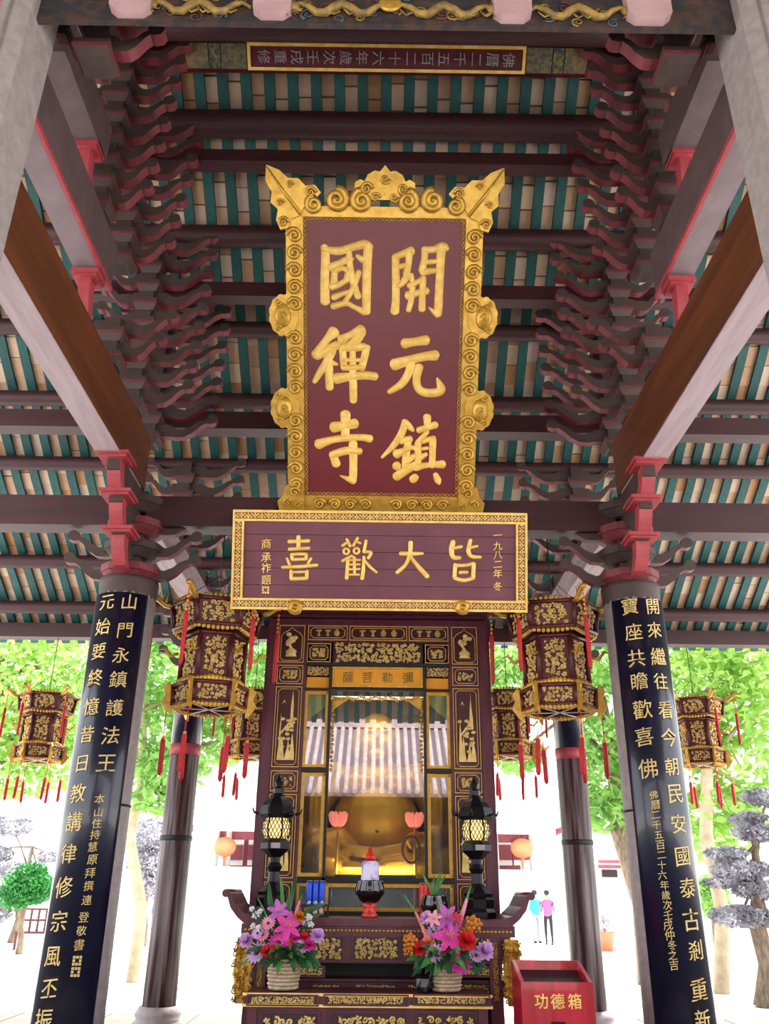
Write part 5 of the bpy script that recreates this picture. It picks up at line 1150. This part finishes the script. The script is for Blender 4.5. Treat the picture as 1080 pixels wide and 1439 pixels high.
# ------------------------------------------------------------------ hall behind the viewer (mirrored in the shrine glass)
M_RT = mat('weathered_grey_tile', '#b09a9e', .8, col2='#c9b5b8', scale=3, bump=.2); M_RTD = mat('tile_valley', '#6d6268', .85); M_WHITE = mat('lime_white', '#d8d6d2', .8); M_REDW = mat('faded_red_wood', '#7d3440', .6, col2='#8d4450', scale=5)
hl = thing('entrance_hall', 'hall with a weathered grey tiled roof reflected in the shrine glass', 'building', (0, -14, -.12))
e0, e1 = Vector((0, -12.6, 4.75)), Vector((0, -16.8, 7.75))
q = MB(); q.prism([(e0.y, e0.z), (e1.y, e1.z), (2*e1.y-e0.y, e0.z), (2*e1.y-e0.y, e0.z-.15), (e1.y, e1.z-.15), (e0.y, e0.z-.15)], -7, 7, axes='yz'); part('roof_slab', q, M_RTD, hl)
for i in range(44):
    x = -6.9+i*.32; q = MB(); q.tube([(x, e0.y+.05, e0.z+.02), (x, (e0.y+e1.y)/2, (e0.z+e1.z)/2-.02), (x, e1.y, e1.z+.02)], .095, 8); part('tile_rib', q, M_RT, hl)
q = MB(); q.span((-7.1, e1.y-.2, e1.z-.05), (7.1, e1.y+.2, e1.z+.38)); part('ridge', q, M_RT, hl)
q = MB(); q.span((-6.4, -20.5, -.12), (6.4, -14.2, 4.9)); part('walls', q, mat('dark_hall_front', '#160d0f', .8), hl)
for x in (-4.2, 0, 4.2):
    q = MB(); q.span((x-1.1, -14.22, -.1), (x+1.1, -14.15, 3.2)); part('doorway', q, M_DARK, hl)
for x in (-5.8, -2.1, 2.1, 5.8): q = MB(); q.lathe([(.22, -.12), (.2, 4.7)], (x, -13.2, 0), 16); part('porch_column', q, bpy.data.materials['dark_hall_front'], hl)
# ------------------------------------------------------------------ hall across the courtyard
YH = 44.0
def PH_(px, row, Y=YH): return atY(px, row, Y)
bh = thing('main_hall', 'distant hall with red lattice windows and a pale tiled roof across the courtyard', 'building', (0, YH+3, -.12))
zb = PH_(530, 1222).z; zt = PH_(530, 1168).z; xl, xr = PH_(303, 1195).x, PH_(748, 1195).x
q = MB(); q.span((xl-1.5, YH-3, -.12), (xr+1.5, YH+8, zb)); part('terrace', q, M_WHITE, bh)
q = MB(); q.span((xl+.3, YH+2.0, zb), (xr-.3, YH+7, zt+.6)); part('walls', q, M_REDW, bh)
q = MB(); q.span((xl, YH-.15, zt-.45), (xr, YH+.15, zt)); part('fascia', q, M_REDW, bh)
M_RTP = mat('pale_tile', '#e2dddb', .8, col2='#ece8e6', scale=2)
for k, (za_, yb, zbk, ex) in enumerate(((zt, YH+4, zt+2.6, .9), (zt+3.6, YH+4.5, zt+6.2, .2))):
    ya = YH-1.4 if k == 0 else YH+.2
    q = MB(); q.prism([(ya, za_), (yb, zbk), (2*yb-ya, za_), (2*yb-ya, za_-.15), (yb, zbk-.15), (ya, za_-.15)], xl-ex, xr+ex, axes='yz'); rf = part('roof', q, M_RTP, bh)
    for i in range(48): x = xl-ex+.1+(xr-xl+2*ex-.2)*i/47; q = MB(); q.tube([(x, ya, za_+.03), (x, yb, zbk+.03)], .1, 6); part('tile_rib', q, M_RTP, rf)
    for s_, xe in ((-1, xl-ex), (1, xr+ex)):
        q = MB(); q.tube([(xe, ya+.3, za_-.05), (xe+s_*.5, ya-.2, za_+.15), (xe+s_*.9, ya-.5, za_+.5)], [.16, .12, .04], 6); part('upturned_eave', q, M_REDW, rf)
q = MB(); q.span((xl+1.5, YH+2, zt+2), (xr-1.5, YH+7, zt+3.6)); part('upper_wall', q, M_WHITE, bh)
for px0, px1 in ((318, 343), (347, 372), (698, 718), (722, 744), (392, 416), (420, 444)):
    a, b = PH_(px0, 1216, YH+1.9), PH_(px1, 1180, YH+1.9); q = MB(); q.span((a.x, YH+1.9, a.z), (b.x, YH+2.0, b.z)); wn = part('window', q, M_WHITE, bh)
    for i in range(9): x = a.x+(b.x-a.x)*(i+.5)/9; q = MB(); q.span((x-.035, YH+1.82, a.z+.25), (x+.035, YH+1.9, b.z-.25)); part('window_bar', q, M_REDW, wn)
for px in (303, 320, 377, 695, 747): a = PH_(px, 1200); q = MB(); q.lathe([(.17, zb), (.16, zt)], (a.x, YH-.2, 0), 12); part('porch_column', q, M_WHITE, bh)
M_ORL = mat('orange_lantern', '#e8875a', .6)
for px, row, lab in ((316, 1190, 'round orange lantern hanging at the left windows of the distant hall'), (733, 1192, 'round orange lantern hanging at the right windows of the distant hall')):
    a = PH_(px, row, YH-.6); t = thing('round_lantern', lab, 'lantern', a, 'round orange lanterns')
    q = MB(); q.ball((0, 0, 0), (.55, .55, .45), 14); part('globe', q, M_ORL, t, world=False); q = MB(); q.tube([(0, 0, -.4), (0, 0, -.95)], [.1, .04], 6); part('tassel', q, M_ORL, t, world=False); q = MB(); q.tube([(0, 0, .4), (0, 0, 1.3)], .02, 4); part('cord', q, M_WIRE, t, world=False)
# side gallery at the right
sg = thing('side_gallery', 'low white gallery with a dark red roof edge right of the distant hall', 'building', (11.5, 42, -.12)); a, b = atY(838, 1236, 42), atY(905, 1203, 42)
q = MB(); q.span((a.x+.3, 42, -.12), (b.x, 45, b.z-.3)); part('walls', q, M_WHITE, sg)
q = MB(); q.prism([(41.2, b.z-.4), (43.4, b.z+1.0), (45.6, b.z-.4)], a.x-.3, b.x+.4, axes='yz'); part('roof', q, M_RTP, sg)
q = MB(); q.span((a.x, 41.3, b.z-.55), (a.x+1.0, 41.5, b.z-.2)); part('fascia', q, M_REDW, sg); q = MB(); q.span((a.x+.25, 41.9, a.z+.1), (a.x+.95, 42.0, b.z-.6)); part('doorway', q, M_DARK, sg)
# ------------------------------------------------------------------ trees
M_LF1 = mat('sunlit_leaf', '#86b546', .5, col2='#b5d47a', scale=1.5, trans=.45); M_LF2 = mat('fresh_leaf', '#6fa54a', .5, col2='#a0c86e', scale=1.5, trans=.45); M_LF3 = mat('grey_leaf', '#6f6c78', .6, col2='#c6c3cc', scale=3, contrast=(.4, .6), trans=.3); M_LF4 = mat('bright_shrub_leaf', '#1c6a2c', .5, col2='#3f9440', scale=3, trans=.3)
M_BARK = mat('bark', '#6b5648', .9, col2='#93816f', scale=6, bump=.5, stretch=(4, 4, .8)); M_BARKP = mat('pale_bark', '#b09a80', .9, col2='#c8b59a', scale=5, bump=.4)
def foliage(clumps, n, size, seed, flat=.6):
    rn = random.Random(seed); m = MB(); tot = sum(c[3]**2 for c in clumps); vs = []; fs = []
    for (cx, cy, cz, r) in clumps:
        for i in range(int(n*r*r/tot)):
            while True:
                x, y, z = rn.uniform(-1, 1), rn.uniform(-1, 1), rn.uniform(-1, 1); d = x*x+y*y+z*z
                if .25 < d < 1: break
            c = Vector((cx+x*r, cy+y*r, cz+z*r*flat)); s = size*rn.uniform(.6, 1.3); a = Vector((rn.gauss(0, 1), rn.gauss(0, 1), rn.gauss(-.3, .7))).normalized(); b = a.cross(Vector((rn.gauss(0, 1), rn.gauss(0, 1), rn.gauss(0, 1)))).normalized()
            k = len(vs); nn = a.cross(b); vs += [c-a*s, c-b*s*.42+nn*s*.08, c+a*s, c+b*s*.42+nn*s*.08]; fs += [(k, k+1, k+2), (k, k+2, k+3)]
    return m.add(vs, fs)
def tree(name, lab, base, clumps, n, size, ml, mb_, trunk, tr, seed, cat='tree', grp='courtyard trees', flat=.6):
    t = thing(name, lab, cat, base, grp); q = MB(); q.tube(trunk, tr, 9); tk = part('trunk', q, mb_, t)
    rn = random.Random(seed+1)
    for c in clumps:
        st_ = Vector(trunk[-1] if rn.random() < .6 else trunk[-2]); e = Vector(c[:3]); mid = (st_+e)/2+Vector((0, 0, .15*c[3])); q = MB(); q.tube([st_, mid, e], [tr[-1]*.8, tr[-1]*.45, .02], 5); part('branch', q, mb_, tk)
    o = part('foliage', foliage(clumps, n, size, seed, flat), ml, t); o['kind'] = 'stuff'; return t
def cl(px, py, Y, r): p = atY(px, py, Y); return (p.x, p.y, p.z, r)
def tr_pts(px0, py0, px1, py1, Y, n=4, wob=.15):
    a, b = atY(px0, py0, Y), atY(px1, py1, Y); a.z = -.13; return [tuple(a+(b-a)*(i/n)+Vector((wob*math.sin(i*2.2), wob*math.cos(i*1.7), 0))*(0 < i < n)) for i in range(n+1)]
tp = tr_pts(-60, 1340, -20, 960, 20); tree('leafy_tree', 'broad light green tree at the far left behind the outer lantern', (tp[0][0], 20, -.12), [cl(20, 960, 20, 1.6), cl(90, 940, 21, 1.5), cl(-40, 1000, 20, 1.8), cl(60, 1040, 21, 1.2), cl(110, 1080, 21, 1.0), cl(-20, 1090, 20, 1.0), cl(40, 880, 21, 1.6), cl(100, 1020, 21.5, 1.2), cl(30, 1100, 21, .7)], 5200, .14, M_LF1, M_BARK, tp, [.35, .3, .26, .22, .16], 31)
tp = tr_pts(196, 1300, 200, 1000, 19); tree('leafy_tree', 'light green tree with a pale trunk between the left columns', (tp[0][0], 19, -.12), [cl(215, 950, 19, 1.1), cl(220, 1030, 19.5, 1.1), cl(235, 1080, 19, .9), cl(330, 960, 20, 1.2), cl(310, 1040, 20, 1.0), cl(225, 1120, 19, .6), cl(355, 1030, 20, .8), cl(190, 890, 19, 1.2), cl(350, 920, 20, 1.0)], 5600, .14, M_LF2, M_BARKP, tp, [.14, .13, .12, .11, .09], 32)
tp = tr_pts(905, 1300, 845, 980, 19.5); tree('leafy_tree', 'light green tree with reddish branches between the right columns', (tp[0][0], 19.5, -.12), [cl(735, 960, 20, 1.3), cl(800, 960, 19.5, 1.1), cl(845, 1040, 19.5, 1.0), cl(870, 1100, 19.5, 1.1), cl(860, 1140, 19.5, .8), cl(725, 1060, 20, .7), cl(700, 930, 20, .9), cl(840, 930, 19.5, 1.2)], 5200, .14, M_LF2, M_BARK, tp, [.26, .22, .2, .16, .1], 33)
tp = tr_pts(1002, 1310, 985, 980, 18); tree('leafy_tree', 'tall broad green tree behind the far right lantern', (tp[0][0], 18, -.12), [cl(960, 950, 18, 1.3), cl(1030, 950, 18, 1.5), cl(1080, 1000, 18, 1.4), cl(950, 1040, 18.5, 1.1), cl(1040, 1080, 18.5, 1.1), cl(1000, 1140, 18.5, .9), cl(1100, 920, 18, 1.6), cl(1060, 1130, 18.5, .8), cl(960, 890, 18, 1.4), cl(1005, 1180, 19, .8)], 6000, .14, M_LF1, M_BARKP, tp, [.15, .14, .13, .12, .1], 34)
tp = tr_pts(1068, 1362, 1060, 1190, 16, wob=.1); tree('bonsai_tree', 'gnarled bonsai with flat grey leaf pads at the right edge', (tp[0][0], 16, -.12), [cl(1040, 1222, 16, .55), cl(1066, 1250, 16, .5), cl(1040, 1288, 16, .55), cl(1078, 1290, 16, .55), cl(1066, 1170, 16, .5), cl(1020, 1200, 16, .4), cl(1050, 1150, 16, .35), cl(1012, 1240, 16, .3), cl(1080, 1120, 16, .5)], 7000, .055, M_LF3, M_BARK, tp, [.2, .16, .14, .1, .06], 35, 'bonsai', 'bonsai trees', .32)
tp = tr_pts(20, 1300, 45, 1190, 31, wob=.12); tree('bonsai_tree', 'spreading grey bonsai at the left edge above the bench', (tp[0][0], 31, -.12), [cl(15, 1160, 31, .8), cl(-10, 1200, 31, .7), cl(20, 1225, 31, .7), cl(5, 1260, 31, .8), cl(-5, 1285, 31, .6), cl(70, 1205, 31, .45), cl(75, 1240, 31, .4), cl(60, 1260, 31, .4)], 7000, .07, M_LF3, M_BARK, tp, [.14, .12, .1, .08, .05], 36, 'bonsai', 'bonsai trees', .45)
tp = tr_pts(33, 1300, 36, 1258, 26, wob=.03); tree('round_shrub', 'small bright green round tree beside the bench on the left', (tp[0][0], 26, -.12), [cl(38, 1245, 26, .7), cl(26, 1258, 26, .5), cl(50, 1250, 26, .5), cl(44, 1232, 26, .5)], 5000, .06, M_LF4, M_BARK, tp, [.1, .09, .08, .07, .05], 37, 'shrub', 'courtyard shrubs', .8)
tp = tr_pts(205, 1300, 208, 1220, 30, wob=.03); tree('round_shrub', 'pale green bush between the left columns', (tp[0][0], 30, -.12), [cl(208, 1180, 30, .8), cl(212, 1215, 30, .8), cl(216, 1240, 30, .6)], 4500, .08, M_LF3, M_BARK, tp, [.1, .09, .08, .07, .05], 38, 'shrub', 'courtyard shrubs', .9)
tp = tr_pts(1000, 1290, 1000, 1265, 27, wob=.02); tree('round_shrub', 'light green clipped bush beside the right couplet board', (tp[0][0], 27, -.12), [cl(996, 1262, 27, .6), cl(1000, 1248, 27, .45)], 3500, .06, M_LF2, M_BARK, tp, [.1, .09, .08, .07, .05], 39, 'shrub', 'courtyard shrubs', .9)
M_TERRA = mat('terracotta', '#c97a58', .8)
for px, lab, s in ((848, 'terracotta pot with a thin plant right of the rear column', 1.0),):
    Y = 30; p = atY(px, 1296, Y); t = thing('potted_plant', lab, 'potted plant', (p.x, Y, -.12)); q = MB(); q.lathe([(.22, -.12), (.3, .35), (.33, .36), (.33, .42), (.28, .42), (.26, .3), (0, .3)], (p.x, Y, 0), 16); part('pot', q, M_TERRA, t)
    q = foliage([(p.x, Y, .8, .5)], 700, .05, 41, .7); o = part('foliage', q, M_LF3, t); o['kind'] = 'stuff'; q = MB(); q.tube([(p.x, Y, .3), (p.x, Y, .8)], .02, 5); part('stem', q, M_BARK, t)
# bench on the left
p = atY(50, 1298, 28); t = thing('garden_bench', 'dark lattice-backed garden bench under the small green tree', 'bench', (p.x, 28, -.12))
q = MB(); q.span((p.x-.5, 27.8, .3), (p.x+.5, 28.2, .36)); part('seat', q, M_LRED, t)
for i in range(5): q = MB(); x = p.x-.45+.225*i; q.span((x-.03, 28.15, .36), (x+.03, 28.2, .95)); part('back_bar', q, M_LRED, t)
for z in (.65, .95): q = MB(); q.span((p.x-.5, 28.14, z-.03), (p.x+.5, 28.21, z+.03)); part('back_rail', q, M_LRED, t)
for a_ in (-.45, .45):
    for b_ in (27.84, 28.16): q = MB(); q.span((p.x+a_-.03, b_-.03, -.12), (p.x+a_+.03, b_+.03, .3)); part('leg', q, M_LRED, t)
# ------------------------------------------------------------------ visitors far across the courtyard
def person(px, Y, shirt, legs, lab, face=0.0, skin='#c99a7c'):
    p = atY(px, 1280, Y); t = thing('person', lab, 'person', (p.x, Y, -.12), None, (0, 0, face))
    V = [(0, 0, .95), (0, 0, 1.18), (0, 0, 1.38), (0, 0, 1.47), (0, -.01, 1.6), (-.17, 0, 1.36), (-.22, .02, 1.1), (-.2, -.08, .88), (.17, 0, 1.36), (.22, .02, 1.1), (.2, -.08, .88), (-.09, 0, .9), (-.1, -.02, .5), (-.1, .04, .08), (-.1, -.1, .04), (.09, 0, .9), (.1, .02, .5), (.1, .08, .08), (.1, -.06, .04)]
    E_ = [(0, 1), (1, 2), (2, 3), (3, 4), (2, 5), (5, 6), (6, 7), (2, 8), (8, 9), (9, 10), (0, 11), (11, 12), (12, 13), (13, 14), (0, 15), (15, 16), (16, 17), (17, 18)]
    R_ = [.15, .14, .14, .055, .1, .065, .05, .035, .065, .05, .035, .09, .065, .045, .035, .09, .065, .045, .035]
    me = bpy.data.meshes.new('body'); me.from_pydata(V, E_, []); o = link('tmp', me); md = o.modifiers.new('s', 'SKIN'); o.modifiers.new('d', 'SUBSURF').levels = 1
    for i, r in enumerate(R_): me.skin_vertices[0].data[i].radius = (r, r*.8); me.skin_vertices[0].data[i].use_root = (i == 0)
    dg = bpy.context.evaluated_depsgraph_get(); dg.update(); m2 = bpy.data.meshes.new_from_object(o.evaluated_get(dg)); bpy.data.objects.remove(o)
    m2.materials.clear()
    for c in (mat('skin', skin, .6), mat('shirt', shirt, .8), mat('trousers', legs, .8), mat('hair', '#15110f', .6)): m2.materials.append(c)
    for f in m2.polygons:
        c = f.center; f.use_smooth = True; f.material_index = 3 if (c.z > 1.61 or (c.z > 1.5 and c.y > .0)) else 0 if c.z > 1.44 or (abs(c.x) > .16 and c.z < 1.05) or False else 1 if c.z > .92 else 2
    link('body', m2, t); q = MB(); q.ball((0, .015, 1.66), (.1, .11, .1), 10); part('hair', q, m2.materials[3], t, world=False)
    for s_ in (-1, 1): q = MB(); q.ball((s_*.1, -.04, .035), (.045, .12, .04), 8); part('shoe', q, M_DARK, t, world=False)
    return t
person(752, 34, '#3fc0b0', '#8a9098', 'distant visitor in a teal top right of the altar', .4)
person(769, 33, '#d85a8a', '#1c1c22', 'distant visitor in a pink top and black trousers right of the altar', -.3)
person(226, 26, '#2f4f9a', '#2a3a6a', 'distant visitor in blue half hidden by the left rear column', .2)
